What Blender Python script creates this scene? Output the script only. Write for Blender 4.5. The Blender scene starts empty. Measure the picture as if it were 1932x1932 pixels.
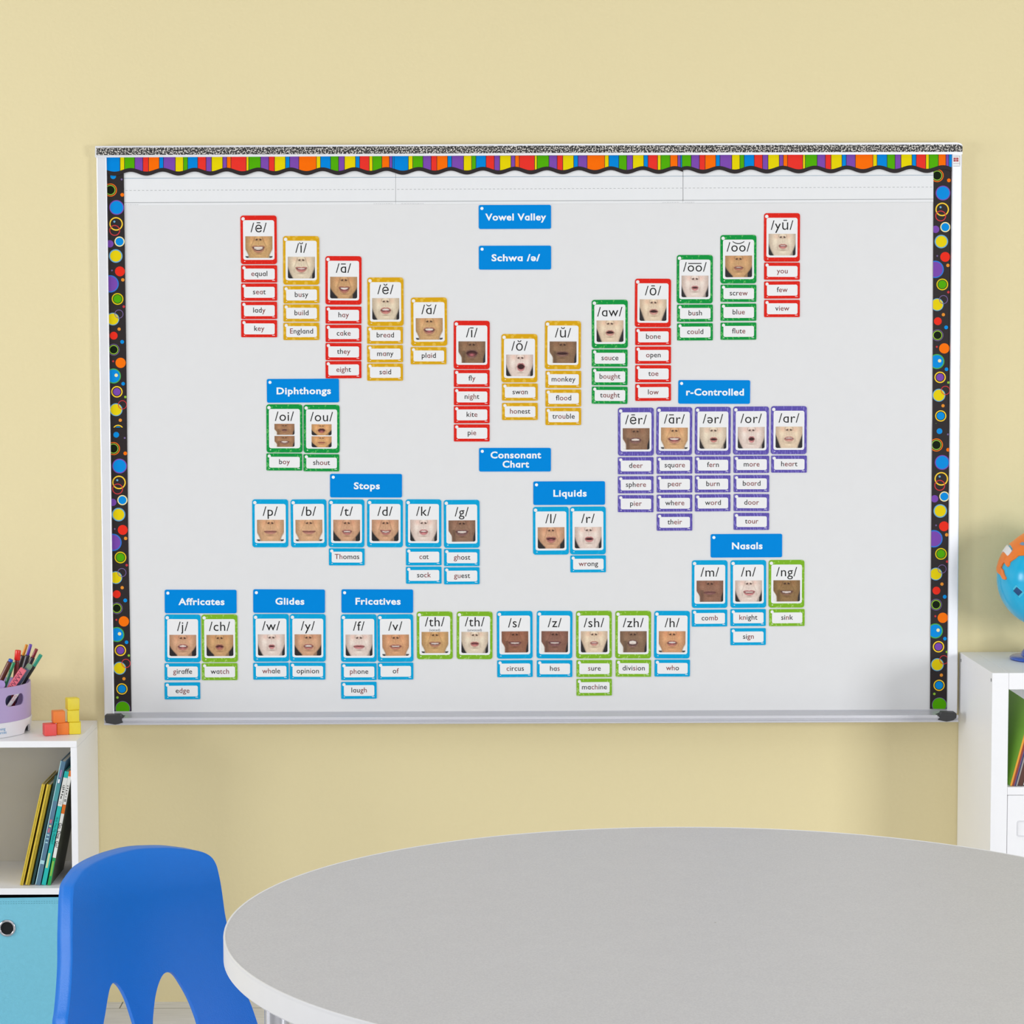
import bpy, bmesh, math, random
import numpy as np
from mathutils import Vector, Matrix
from mathutils.geometry import delaunay_2d_cdt

random.seed(7)
SC = bpy.context.scene
COL = SC.collection
RX = 1932.0
# ------------------------------------------------------------------ camera
CX, CZ, CD, F = -0.11801, 1.41531, 5.25595, 4665.17
PIT, YAW, ROLL = 0.0680776, 0.0147047, -0.0007732
_F = np.array([math.sin(YAW)*math.cos(PIT), math.cos(YAW)*math.cos(PIT), -math.sin(PIT)])
_R0 = np.array([math.cos(YAW), -math.sin(YAW), 0.0])
_U0 = np.cross(_R0, _F)
_R = math.cos(ROLL)*_R0 + math.sin(ROLL)*_U0
_U = -math.sin(ROLL)*_R0 + math.cos(ROLL)*_U0
_C = np.array([CX, -CD, CZ])
cam = bpy.data.cameras.new('camera')
cam.sensor_width = 36.0
cam.sensor_fit = 'HORIZONTAL'
cam.lens = F*36.0/RX
cam.clip_start = 0.05
cam_o = bpy.data.objects.new('camera', cam)
COL.objects.link(cam_o)
cam_o.matrix_world = Matrix(((_R[0], _U[0], -_F[0], _C[0]), (_R[1], _U[1], -_F[1], _C[1]),
                             (_R[2], _U[2], -_F[2], _C[2]), (0, 0, 0, 1)))
SC.camera = cam_o
# ------------------------------------------------------------------ world, lights, exposure
SC.view_settings.view_transform = 'Standard'
SC.view_settings.look = 'None'
SC.view_settings.exposure = -0.03
SC.view_settings.gamma = 1.0
SC.view_settings.use_curve_mapping = False
wld = bpy.data.worlds.new('world'); SC.world = wld; wld.use_nodes = True
bg = wld.node_tree.nodes['Background']
bg.inputs[0].default_value = (1.0, 1.0, 1.0, 1)
bg.inputs[1].default_value = 0.22


def area(name, loc, target, power, sx, sy, color=(1, 1, 1)):
    l = bpy.data.lights.new(name, 'AREA'); l.shape = 'RECTANGLE'; l.size = sx; l.size_y = sy
    l.energy = power; l.color = color
    o = bpy.data.objects.new(name, l); COL.objects.link(o); o.location = loc
    d = Vector(target)-Vector(loc); o.rotation_euler = d.to_track_quat('-Z', 'Y').to_euler()
    return o


area('window_light_right', (3.05, -3.9, 1.15), (0.3, 0, 0.85), 68, 1.1, 1.1, (0.97, 0.985, 1.0))
area('overhead_fill', (0.0, -3.0, 3.1), (0, -3.0, 0), 62, 6.0, 4.6)  # broad overhead fill, added to take over part of the world ambient
area('front_fill', (0.2, -6.4, 1.5), (0, 0, 0.9), 36, 3.2, 1.6)  # fill added behind the camera to brighten fronts and cubby interiors
area('window_light_left', (-4.4, -3.2, 1.3), (-0.2, -0.3, 0.9), 48, 1.0, 1.2, (0.97, 0.985, 1.0))
area('window_light_far_left', (-4.6, -1.6, 1.35), (-0.2, -0.6, 0.9), 44, 0.8, 1.2, (0.97, 0.985, 1.0))

# ------------------------------------------------------------------ helpers


def lin(c):
    return tuple(((x/255.0)/12.92 if x/255.0 <= 0.04045 else ((x/255.0+0.055)/1.055)**2.4) for x in c[:3])


def ray(px, py):
    d = _F+((px-966)/F)*_R-((py-966)/F)*_U
    return d


def W(px, py, Y):
    d = ray(px, py); t = (Y-_C[1])/d[1]
    return Vector(_C+d*t)


def H(px, py, Z):
    d = ray(px, py); t = (Z-_C[2])/d[2]
    return Vector(_C+d*t)


_mats = {}


def mat(name, rgb, rough=0.5, metal=0.0, spec=0.5, vary=0.0, vscale=40.0, bump=0.0, bscale=200.0, coat=0.0):
    if name in _mats: return _mats[name]
    m = bpy.data.materials.new(name); m.use_nodes = True
    nt = m.node_tree; b = nt.nodes['Principled BSDF']
    c = lin(rgb)
    b.inputs['Base Color'].default_value = (*c, 1)
    b.inputs['Roughness'].default_value = rough
    b.inputs['Metallic'].default_value = metal
    b.inputs['Specular IOR Level'].default_value = spec
    if coat: b.inputs['Coat Weight'].default_value = coat
    tc = nt.nodes.new('ShaderNodeTexCoord')
    nz = nt.nodes.new('ShaderNodeTexNoise'); nz.inputs['Scale'].default_value = vscale; nz.inputs['Detail'].default_value = 4
    nt.links.new(tc.outputs['Object'], nz.inputs['Vector'])
    mx = nt.nodes.new('ShaderNodeMix'); mx.data_type = 'RGBA'
    v = vary if vary else 0.015
    mx.inputs[6].default_value = (*[x*(1-v) for x in c], 1)
    mx.inputs[7].default_value = (*[min(1, x*(1+v)) for x in c], 1)
    nt.links.new(nz.outputs['Fac'], mx.inputs[0]); nt.links.new(mx.outputs[2], b.inputs['Base Color'])
    if bump:
        nb = nt.nodes.new('ShaderNodeTexNoise'); nb.inputs['Scale'].default_value = bscale; nb.inputs['Detail'].default_value = 3
        nt.links.new(tc.outputs['Object'], nb.inputs['Vector'])
        bp = nt.nodes.new('ShaderNodeBump'); bp.inputs['Strength'].default_value = bump; bp.inputs['Distance'].default_value = 0.002
        nt.links.new(nb.outputs['Fac'], bp.inputs['Height']); nt.links.new(bp.outputs['Normal'], b.inputs['Normal'])
    _mats[name] = m
    return m


def root_loc(p):
    v = Vector((0, 0, 0))
    while p is not None:
        v += p.location; p = p.parent
    return v


def empty(name, loc, label=None, cat=None, group=None):
    o = bpy.data.objects.new(name, None); o.empty_display_size = 0.02
    COL.objects.link(o); o.location = loc
    tag(o, label, cat, group)
    return o


def tag(o, label=None, cat=None, group=None, kind=None):
    if label: o['label'] = label
    if cat: o['category'] = cat
    if group: o['group'] = group
    if kind: o['kind'] = kind
    return o


def finish(name, me, mats, parent=None, smooth=False, angle=None):
    for m in (mats if isinstance(mats, (list, tuple)) else [mats]): me.materials.append(m)
    if smooth:
        me.polygons.foreach_set('use_smooth', [True]*len(me.polygons))
        if angle: me.set_sharp_from_angle(angle=math.radians(angle))
    o = bpy.data.objects.new(name, me); COL.objects.link(o)
    if parent is not None:
        me.transform(Matrix.Translation(-root_loc(parent))); o.parent = parent
    else:
        n = len(me.vertices); co = np.empty(n*3); me.vertices.foreach_get('co', co); co = co.reshape(-1, 3)
        c = Vector(((co[:, 0].min()+co[:, 0].max())/2, (co[:, 1].min()+co[:, 1].max())/2, co[:, 2].min()))
        me.transform(Matrix.Translation(-c)); o.location = c
    return o


def obj(name, bm, mats, parent=None, smooth=False, angle=None, recalc=True):
    if recalc: bmesh.ops.recalc_face_normals(bm, faces=bm.faces)
    me = bpy.data.meshes.new(name); bm.to_mesh(me); bm.free()
    return finish(name, me, mats, parent, smooth, angle)


def NB(): return bmesh.new()


def box(bm, x0, x1, y0, y1, z0, z1, bev=0.0, seg=2, mi=0):
    vs = [bm.verts.new((x, y, z)) for x in (x0, x1) for y in (y0, y1) for z in (z0, z1)]
    idx = [(0, 1, 3, 2), (4, 6, 7, 5), (0, 4, 5, 1), (2, 3, 7, 6), (0, 2, 6, 4), (1, 5, 7, 3)]
    fs = [bm.faces.new([vs[i] for i in f]) for f in idx]
    for f in fs: f.material_index = mi
    if bev:
        es = list({e for f in fs for e in f.edges})
        bmesh.ops.bevel(bm, geom=es, offset=bev, segments=seg, profile=0.5, affect='EDGES')
    return vs


def prism(bm, pts, vec, mi=0, bev=0.0):
    """closed polygon (3D points) extruded along vec"""
    a = [bm.verts.new(p) for p in pts]; b = [bm.verts.new(Vector(p)+Vector(vec)) for p in pts]
    n = len(a); fs = [bm.faces.new(a), bm.faces.new(b[::-1])]
    for i in range(n): fs.append(bm.faces.new((a[i], b[i], b[(i+1) % n], a[(i+1) % n])))
    for f in fs: f.material_index = mi
    if bev:
        es = list({e for f in fs for e in f.edges})
        bmesh.ops.bevel(bm, geom=es, offset=bev, segments=2, profile=0.5, affect='EDGES')


def tube(bm, pts, rad, seg=12, cap=True, mi=0):
    """tube along points; rad number or list"""
    P = [Vector(p) for p in pts]; n = len(P)
    rs = rad if isinstance(rad, (list, tuple)) else [rad]*n
    rings = []; up = None
    for i in range(n):
        t = (P[min(i+1, n-1)]-P[max(i-1, 0)])
        if t.length < 1e-9: t = (P[i]-P[0]) if i else Vector((0, 0, 1))
        t.normalize()
        if up is None:
            up = Vector((0, 0, 1)) if abs(t.z) < 0.9 else Vector((1, 0, 0))
        s = t.cross(up).normalized(); u = s.cross(t).normalized(); up = u
        rings.append([bm.verts.new(P[i]+rs[i]*(math.cos(2*math.pi*k/seg)*s+math.sin(2*math.pi*k/seg)*u)) for k in range(seg)])
    for i in range(n-1):
        for k in range(seg):
            f = bm.faces.new((rings[i][k], rings[i][(k+1) % seg], rings[i+1][(k+1) % seg], rings[i+1][k])); f.material_index = mi
    if cap:
        for r in (rings[0][::-1], rings[-1]):
            f = bm.faces.new(r); f.material_index = mi


def axis_tube(bm, a, b, prof, seg=16, mi=0):
    """lathe along a->b ; prof = [(t in metres along, radius)]"""
    a = Vector(a); d = (Vector(b)-a).normalized()
    tube(bm, [a+d*t for t, r in prof], [max(r, 1e-5) for t, r in prof], seg, True, mi)


def lathe(bm, c, prof, seg=48, mi=0, close=False):
    """prof: list of (r,z) revolved about vertical axis through c"""
    rings = []
    for r, z in prof:
        rings.append([bm.verts.new((c[0]+r*math.cos(2*math.pi*k/seg), c[1]+r*math.sin(2*math.pi*k/seg), c[2]+z)) for k in range(seg)])
    for i in range(len(rings)-1):
        for k in range(seg):
            f = bm.faces.new((rings[i][k], rings[i][(k+1) % seg], rings[i+1][(k+1) % seg], rings[i+1][k])); f.material_index = mi
    if close:
        bm.faces.new(rings[0][::-1]).material_index = mi; bm.faces.new(rings[-1]).material_index = mi


def rrect(x0, x1, z0, z1, r, n=5):
    pts = []
    for cx, cz, a0 in ((x1-r, z1-r, 0), (x0+r, z1-r, 90), (x0+r, z0+r, 180), (x1-r, z0+r, 270)):
        for k in range(n+1):
            a = math.radians(a0+90*k/n); pts.append((cx+r*math.cos(a), cz+r*math.sin(a)))
    return pts


def flat(bm, pts, y, mi=0):
    """polygon (x,z) list as a flat face at y looking towards -y"""
    f = bm.faces.new([bm.verts.new((x, y, z)) for x, z in pts]); f.material_index = mi
    f.normal_update()
    if f.normal.y > 0: f.normal_flip()
    return f


def pxpoly(pts, Y): return [W(px, py, Y) for px, py in pts]


def pxslab(name, pts, yf, yb, m, parent=None, bev=0.0):
    bm = NB(); P = pxpoly(pts, yf); prism(bm, P, (0, yb-yf, 0), bev=bev)
    return obj(name, bm, m, parent)


def _curve_mesh(body, size, idx, off, align, spacing, nmat):
    c = bpy.data.curves.new('lettering', 'FONT'); c.body = body; c.size = size; c.align_x = align
    c.offset = off; c.resolution_u = 3; c.space_character = spacing; c.fill_mode = 'FRONT'
    for k in range(nmat): c.materials.append(bpy.data.materials[k])
    for i, k in enumerate(idx):
        if i < len(c.body_format): c.body_format[i].material_index = k
    o = bpy.data.objects.new('tmp_text', c); COL.objects.link(o)
    dg = bpy.context.evaluated_depsgraph_get(); dg.update()
    me = bpy.data.meshes.new_from_object(o.evaluated_get(dg))
    bpy.data.objects.remove(o); bpy.data.curves.remove(c)
    return me


_xh = {}


def text_mesh(body, size, idx=None, off=0.0, width=None, align='CENTER', xs=1.0, spacing=1.0, nmat=1):
    """text turned into a mesh in the x/z plane facing -y, baseline z=0; a single-storey a is a d without its ascender, a schwa a turned e"""
    idx = list(idx) if idx else [0]*len(body)
    code = [idx[i]+(2 if ch == 'ɑ' else 4 if ch == 'ə' else 0) for i, ch in enumerate(body)]
    txt = body.replace('ɑ', 'd').replace('ə', 'e')
    me = _curve_mesh(txt, size, code, off, align, spacing, 6)
    k = (round(size, 6), round(off, 6))
    if k not in _xh:
        t = _curve_mesh('x', size, [0], off, 'LEFT', 1, 1); _xh[k] = max(v.co.y for v in t.vertices); bpy.data.meshes.remove(t)
    bm = bmesh.new(); bm.from_mesh(me)
    fa = [f for f in bm.faces if f.material_index in (2, 3)]
    if fa:
        geom = set(fa) | {e for f in fa for e in f.edges} | {v for f in fa for v in f.verts}
        bmesh.ops.bisect_plane(bm, geom=list(geom), plane_co=(0, _xh[k], 0), plane_no=(0, 1, 0), clear_outer=True)
    fe = [f for f in bm.faces if f.material_index in (4, 5)]
    if fe:
        vs = list({v for f in fe for v in f.verts}); cx = (min(v.co.x for v in vs)+max(v.co.x for v in vs))/2; cy = (min(v.co.y for v in vs)+max(v.co.y for v in vs))/2
        for v in vs: v.co.x = 2*cx-v.co.x; v.co.y = 2*cy-v.co.y
    mi = np.array([f.material_index % 2 for f in bm.faces], dtype=np.int32)
    bm.to_mesh(me); bm.free()
    me.materials.clear(); me.polygons.foreach_set('material_index', mi)
    n = len(me.vertices); co = np.empty(n*3, dtype=np.float32)
    me.vertices.foreach_get('co', co); co = co.reshape(-1, 3).copy()
    if width and n:
        w = co[:, 0].max()-co[:, 0].min(); xs = width/w
    co[:, 0] *= xs
    if align == 'CENTER' and n: co[:, 0] -= (co[:, 0].max()+co[:, 0].min())/2
    out = np.stack([co[:, 0], np.zeros(n), co[:, 1]], -1).astype(np.float32)
    me.vertices.foreach_set('co', out.ravel()); me.update()
    return me


def inside(p, poly):
    x, y = p; c = False; j = len(poly)-1
    for i in range(len(poly)):
        xi, yi = poly[i]; xj, yj = poly[j]
        if (yi > y) != (yj > y) and x < (xj-xi)*(y-yi)/(yj-yi)+xi: c = not c
        j = i
    return c


def dist_poly(p, poly):
    m = 9
    for i in range(len(poly)):
        a = Vector((*poly[i-1], 0)); b = Vector((*poly[i], 0)); q = Vector((*p, 0)); ab = b-a
        t = 0 if ab.length_squared == 0 else max(0, min(1, (q-a).dot(ab)/ab.length_squared)); m = min(m, (a+ab*t-q).length)
    return m


def cdt_mesh(polys, g, margin):
    """flat triangulated region (first polygon outside, the rest holes) with inner points every g"""
    o = polys[0]; vcs = []; eds = []

    def ok(p): return inside(p, o) and not any(inside(p, h) for h in polys[1:])
    for poly in polys:
        b0 = len(vcs); vcs += [Vector(p) for p in poly]; eds += [(b0+i, b0+(i+1) % len(poly)) for i in range(len(poly))]
    y0, y1 = min(p[1] for p in o), max(p[1] for p in o); x0, x1 = min(p[0] for p in o), max(p[0] for p in o); v = y0; j = 0
    while v < y1:
        u = x0+(g/2 if j % 2 else 0)
        while u < x1:
            if ok((u, v)) and min(dist_poly((u, v), q) for q in polys) > margin: vcs.append(Vector((u, v)))
            u += g
        v += g*0.9; j += 1
    vo, eo, fo, _1, _2, _3 = delaunay_2d_cdt(vcs, eds, [], 0, 1e-6)
    bm = bmesh.new(); bv = [bm.verts.new((p.x, p.y, 0)) for p in vo]
    for f in fo:
        c = sum((vo[i] for i in f), Vector((0, 0)))/len(f)
        if ok((c.x, c.y)):
            try: bm.faces.new([bv[i] for i in f])
            except ValueError: pass
    for v_ in [v_ for v_ in bm.verts if not v_.link_faces]: bm.verts.remove(v_)
    return bm


# ------------------------------------------------------------------ materials
M_wall = mat('wall_paint', (233, 219, 173), 0.85, spec=0.2, vary=0.012, vscale=3.0, bump=0.35, bscale=120.0)
M_board = mat('whiteboard_enamel', (229, 229, 229), 0.35, spec=0.25)
M_alu = mat('frame_aluminium', (238, 239, 243), 0.40, metal=0.5, vary=0.02, vscale=20)
M_traymetal = mat('tray_aluminium', (204, 204, 210), 0.35, metal=0.25, vary=0.03, vscale=15)
M_cap = mat('black_plastic', (58, 58, 60), 0.55)
M_white_lam = mat('white_laminate', (248, 248, 250), 0.4, spec=0.4)
M_card_white = mat('card_white', (240, 240, 240), 0.5, spec=0.3)
M_ink = mat('ink_black', (24, 22, 22), 0.6, spec=0.2)
M_maroon = mat('ink_maroon', (135, 62, 60), 0.6, spec=0.2)
M_txtwhite = mat('ink_white', (246, 250, 252), 0.5, spec=0.2)
M_grey_line = mat('ink_grey', (172, 174, 176), 0.6)
M_blue_line = mat('ink_blue_grey', (165, 182, 196), 0.6)
M_paper = mat('strip_paper', (236, 237, 238), 0.6, spec=0.25)
M_black_paper = mat('border_black', (46, 40, 41), 0.5, spec=0.15)
M_chrome = mat('chrome', (205, 205, 210), 0.18, metal=1.0)


def pattern_mat(name, rgb, light, amt, scale, kind):
    """printed card border: flat colour with a faint lighter pattern"""
    m = bpy.data.materials.new(name); m.use_nodes = True; nt = m.node_tree; b = nt.nodes['Principled BSDF']
    b.inputs['Roughness'].default_value = 0.5; b.inputs['Specular IOR Level'].default_value = 0.05
    tc = nt.nodes.new('ShaderNodeTexCoord')
    if kind == 'dots':
        t = nt.nodes.new('ShaderNodeTexVoronoi'); t.inputs['Scale'].default_value = scale; out = t.outputs['Distance']
        lo, hi = 0.42, 0.30
    elif kind == 'dash':
        t = nt.nodes.new('ShaderNodeTexNoise'); t.inputs['Scale'].default_value = scale; t.inputs['Detail'].default_value = 0; out = t.outputs['Fac']
        mp = nt.nodes.new('ShaderNodeMapping'); mp.inputs['Rotation'].default_value = (0, 0.9, 0); mp.inputs['Scale'].default_value = (3.0, 1, 0.6)
        lo, hi = 0.38, 0.33
    else:
        t = nt.nodes.new('ShaderNodeTexNoise'); t.inputs['Scale'].default_value = scale; t.inputs['Detail'].default_value = 2; out = t.outputs['Fac']
        lo, hi = 0.42, 0.34
    if kind == 'dash':
        nt.links.new(tc.outputs['Object'], mp.inputs['Vector']); nt.links.new(mp.outputs['Vector'], t.inputs['Vector'])
    else:
        nt.links.new(tc.outputs['Object'], t.inputs['Vector'])
    mr = nt.nodes.new('ShaderNodeMapRange'); mr.inputs['From Min'].default_value = lo; mr.inputs['From Max'].default_value = hi
    mr.inputs['To Min'].default_value = 0; mr.inputs['To Max'].default_value = amt
    nt.links.new(out, mr.inputs['Value'])
    mx = nt.nodes.new('ShaderNodeMix'); mx.data_type = 'RGBA'
    mx.inputs[6].default_value = (*lin(rgb), 1); mx.inputs[7].default_value = (*lin(light), 1)
    nt.links.new(mr.outputs['Result'], mx.inputs[0]); nt.links.new(mx.outputs[2], b.inputs['Base Color'])
    return m


CARD = {
    'red': pattern_mat('card_red', (224, 40, 30), (240, 90, 70), 0.32, 330, 'noise'),
    'yellow': pattern_mat('card_yellow', (220, 168, 26), (236, 196, 84), 0.65, 95, 'dots'),
    'green': pattern_mat('card_green', (22, 150, 66), (110, 200, 110), 0.7, 190, 'noise'),
    'purple': pattern_mat('card_purple', (98, 86, 172), (150, 142, 215), 0.6, 150, 'dash'),
    'cyan': pattern_mat('card_cyan', (12, 166, 218), (40, 180, 225), 0.5, 120, 'noise'),
    'lime': pattern_mat('card_lime', (128, 182, 44), (180, 215, 120), 0.7, 190, 'noise'),
    'blue': mat('card_blue', (0, 138, 222), 0.5, spec=0.04),
}

# ------------------------------------------------------------------ room shell
bm = NB(); box(bm, -4.2, 4.2, 0.0, 0.12, -0.02, 3.0)
tag(obj('wall_back', bm, M_wall), 'pale yellow painted wall behind the whiteboard', 'wall', kind='structure')


def floor_mat():
    m = bpy.data.materials.new('floor_planks'); m.use_nodes = True; nt = m.node_tree; b = nt.nodes['Principled BSDF']
    b.inputs['Roughness'].default_value = 0.45
    tc = nt.nodes.new('ShaderNodeTexCoord')
    mp = nt.nodes.new('ShaderNodeMapping'); mp.inputs['Location'].default_value = (0.28, 0.052, 0)
    nt.links.new(tc.outputs['Object'], mp.inputs['Vector'])
    br = nt.nodes.new('ShaderNodeTexBrick'); br.inputs['Scale'].default_value = 1.0
    br.inputs['Brick Width'].default_value = 1.2; br.inputs['Row Height'].default_value = 0.16
    br.inputs['Mortar Size'].default_value = 0.0014; br.inputs['Mortar Smooth'].default_value = 0.1
    br.inputs['Color1'].default_value = (*lin((226, 227, 231)), 1); br.inputs['Color2'].default_value = (*lin((216, 217, 221)), 1)
    br.inputs['Mortar'].default_value = (*lin((105, 105, 102)), 1)
    nt.links.new(mp.outputs['Vector'], br.inputs['Vector'])
    mp2 = nt.nodes.new('ShaderNodeMapping'); mp2.inputs['Scale'].default_value = (3, 60, 1)
    nt.links.new(tc.outputs['Object'], mp2.inputs['Vector'])
    nz = nt.nodes.new('ShaderNodeTexNoise'); nz.inputs['Scale'].default_value = 4; nz.inputs['Detail'].default_value = 6
    nt.links.new(mp2.outputs['Vector'], nz.inputs['Vector'])
    rp = nt.nodes.new('ShaderNodeMapRange'); rp.inputs['From Min'].default_value = 0.3; rp.inputs['From Max'].default_value = 0.7
    rp.inputs['To Min'].default_value = 0.84; rp.inputs['To Max'].default_value = 1.10
    nt.links.new(nz.outputs['Fac'], rp.inputs['Value'])
    mx = nt.nodes.new('ShaderNodeMix'); mx.data_type = 'RGBA'; mx.blend_type = 'MULTIPLY'; mx.inputs[0].default_value = 1
    nt.links.new(br.outputs['Color'], mx.inputs[6]); nt.links.new(rp.outputs['Result'], mx.inputs[7])
    nt.links.new(mx.outputs[2], b.inputs['Base Color'])
    return m


bm = NB(); box(bm, -4.2, 4.2, -6.5, 0.0, -0.05, 0.0)
fl = obj('floor', bm, floor_mat())
fl.data.transform(Matrix.Translation(fl.location)); fl.location = (0, 0, 0)
tag(fl, 'light grey wood plank floor', 'floor', kind='structure')

# ------------------------------------------------------------------ whiteboard
YB = -0.014                                            # writing surface
wb = empty('whiteboard', (0, 0, W(1000, 1365, -0.02).z), 'large white magnetic whiteboard in aluminium frame on yellow wall', 'whiteboard')
pxslab('writing_surface', [(192, 288), (1806, 283), (1797, 1345), (205, 1349)], YB, -0.0005, M_board, wb)
pxslab('side_frame', [(181.5, 294), (201, 294), (215.5, 1350), (196.6, 1352)], -0.022, -0.0005, M_alu, wb, 0.002)
pxslab('side_frame', [(1796.5, 290), (1815.5, 289), (1806.3, 1347), (1787, 1344)], -0.022, -0.0005, M_alu, wb, 0.002)
rail = pxslab('top_rail', [(179.5, 275.5), (1000, 271.5), (1805, 268.8), (1813, 270.5), (1816, 274), (1816, 291), (1000, 293), (179.5, 297)], -0.026, -0.0005, M_alu, wb)


def tack_mat():
    m = bpy.data.materials.new('speckled_tack_strip'); m.use_nodes = True; nt = m.node_tree; b = nt.nodes['Principled BSDF']
    b.inputs['Roughness'].default_value = 0.6
    tc = nt.nodes.new('ShaderNodeTexCoord')
    nz = nt.nodes.new('ShaderNodeTexNoise'); nz.inputs['Scale'].default_value = 330; nz.inputs['Detail'].default_value = 2.0; nz.inputs['Distortion'].default_value = 0.4
    nt.links.new(tc.outputs['Object'], nz.inputs['Vector'])
    cr = nt.nodes.new('ShaderNodeValToRGB'); cr.color_ramp.elements[0].position = 0.50; cr.color_ramp.elements[1].position = 0.60
    cr.color_ramp.elements[0].color = (*lin((26, 24, 25)), 1); cr.color_ramp.elements[1].color = (*lin((225, 220, 212)), 1)
    nt.links.new(nz.outputs['Fac'], cr.inputs['Fac']); nt.links.new(cr.outputs['Color'], b.inputs['Base Color'])
    return m


tk = pxslab('tack_strip', [(181.8, 278.8), (1000, 274.8), (1808, 272.5), (1816, 275.5), (1816, 286.3), (1000, 288.5), (181.8, 292.6)], -0.0272, -0.020, tack_mat(), rail)
tk['label'] = 'black and white speckled tack strip along top rail'
# marker tray : profile swept between two ends
bm = NB(); ends = []
for px, dpy in ((202, 3.2), (1801, -2.6)):
    x = W(px, 1350, -0.05).x
    zb = W(px, 1341+dpy, YB).z; zf = W(px, 1354+dpy, -0.088).z; zl = W(px, 1357.0+dpy, -0.092).z; zm = W(px, 1361+dpy, -0.089).z; z0 = W(px, 1365.5+dpy, -0.092).z
    ends.append([Vector((x, y, z)) for y, z in ((-0.0008, zb), (YB-.001, zb), (-0.020, zb-.002), (-0.082, zf), (-0.086, zf+.003), (-0.091, zf+.003),
                                                 (-0.092, zl), (-0.0895, zl-.001), (-0.0895, zm+.001), (-0.092, zm), (-0.092, z0+.001), (-0.089, z0), (-0.02, z0), (-0.0008, z0))])
A = [bm.verts.new(p) for p in ends[0]]; B = [bm.verts.new(p) for p in ends[1]]; n = len(A)
bm.faces.new(A); bm.faces.new(B[::-1])
for i in range(n): bm.faces.new((A[i], B[i], B[(i+1) % n], A[(i+1) % n]))
obj('marker_tray', bm, M_traymetal, wb)
for pts in ([(197.5, 1349.5), (226.5, 1349), (227.5, 1352.5), (234, 1353), (228.5, 1356.5), (231.5, 1363.5), (224, 1366), (217, 1367.5), (200, 1364), (197.5, 1358)],
            [(1777, 1344), (1803, 1344.5), (1805.0, 1347), (1804.5, 1355), (1798, 1359.5), (1786, 1361.8), (1770, 1358.5), (1775, 1353.5), (1768, 1350), (1776, 1349)]):
    pxslab('end_cap', pts, -0.0945, -0.070, M_cap, wb, 0.0012)
# maker's sticker in the upper right corner
bm = NB()
stick = [M_card_white, mat('sticker_red', (176, 62, 70), 0.5), mat('sticker_grey', (176, 176, 182), 0.5)]
Yk = -0.0223
prism(bm, pxpoly([(1797.8, 293), (1812.3, 292.8), (1812.1, 314), (1797.6, 314.2)], Yk), (0, 0.0003, 0), 0)
for i in range(2):
    for j in range(2):
        x0 = 1799.0+i*5.0; y0 = 297.5+j*3.9
        bm.faces.new([bm.verts.new(p) for p in pxpoly([(x0, y0), (x0+4.4, y0), (x0+4.4, y0+3.5), (x0, y0+3.5)], Yk-.0001)]).material_index = 1
for y0 in (294.2, 308, 313):
    bm.faces.new([bm.verts.new(p) for p in pxpoly([(1798.6, y0), (1811, y0), (1811, y0+.9), (1798.6, y0+.9)], Yk-.0001)]).material_index = 2
bm.faces.new([bm.verts.new(p) for p in pxpoly([(1810.4, 294.2), (1811.3, 294.2), (1811.3, 312), (1810.4, 312)], Yk-.0001)]).material_index = 2
s = obj('corner_sticker', bm, stick, wb, recalc=False); s['label'] = 'small white sticker with a dark red grid mark'

# ------------------------------------------------------------------ sentence strips
YS = YB-0.0006
GS = 'ruled paper strips across the top of the whiteboard'


def edge_y(px, a, b):                                     # straight line through (250,a) and (1650,b)
    return a+(b-a)*(px-250)/1400.0


for i, (x0, x1, lab) in enumerate(((233.5, 746, 'leftmost of three white ruled handwriting strips under striped border'),
                                   (746.4, 1288, 'middle of three white ruled handwriting strips, above the Vowel Valley card'),
                                   (1288.4, 1763, 'rightmost of three white ruled handwriting strips under striped border'))):
    bm = NB(); ys = YS-0.0003*i
    prism(bm, pxpoly([(x0, edge_y(x0, 300, 296)), (x1, edge_y(x1, 300, 296)), (x1, edge_y(x1, 387.5, 381.5)), (x0, edge_y(x0, 387.5, 381.5))], ys), (0, 0.0004, 0), 0)

    def ln(a, b, h, mi, xa=x0, xb=x1):
        bm.faces.new([bm.verts.new(p) for p in pxpoly([(xa, edge_y(xa, a, b)-h/2), (xb, edge_y(xb, a, b)-h/2), (xb, edge_y(xb, a, b)+h/2), (xa, edge_y(xa, a, b)+h/2)], ys-.0001)]).material_index = mi
    ln(336.4, 330.9, 1.3, 1); ln(382.4, 376.2, 1.3, 2)
    x = x0+3
    while x < x1-4:
        ln(359.4, 353.4, 0.9, 2, x, x+4.2); x += 7.85
    if i: ln(352, 347, 60, 2, x0, x0+(0.9 if i == 2 else 0.35))
    # fine print along the lower edge
    tx = {0: [(237, 262), (705, 742)], 1: [(757, 800), (1250, 1282)], 2: [(1292, 1310)]}[i]
    for a, b in tx:
        x = a
        while x < b:
            w = random.uniform(2, 5); ln(386.4, 380.2, 0.9, 3, x, min(x+w, b)); x += w+1.2
    o = obj('sentence_strip', bm, [M_paper, M_blue_line, M_grey_line, mat('fine_print', (200, 200, 202), 0.6)], recalc=False)
    tag(o, lab, 'paper strip', GS)

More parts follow.
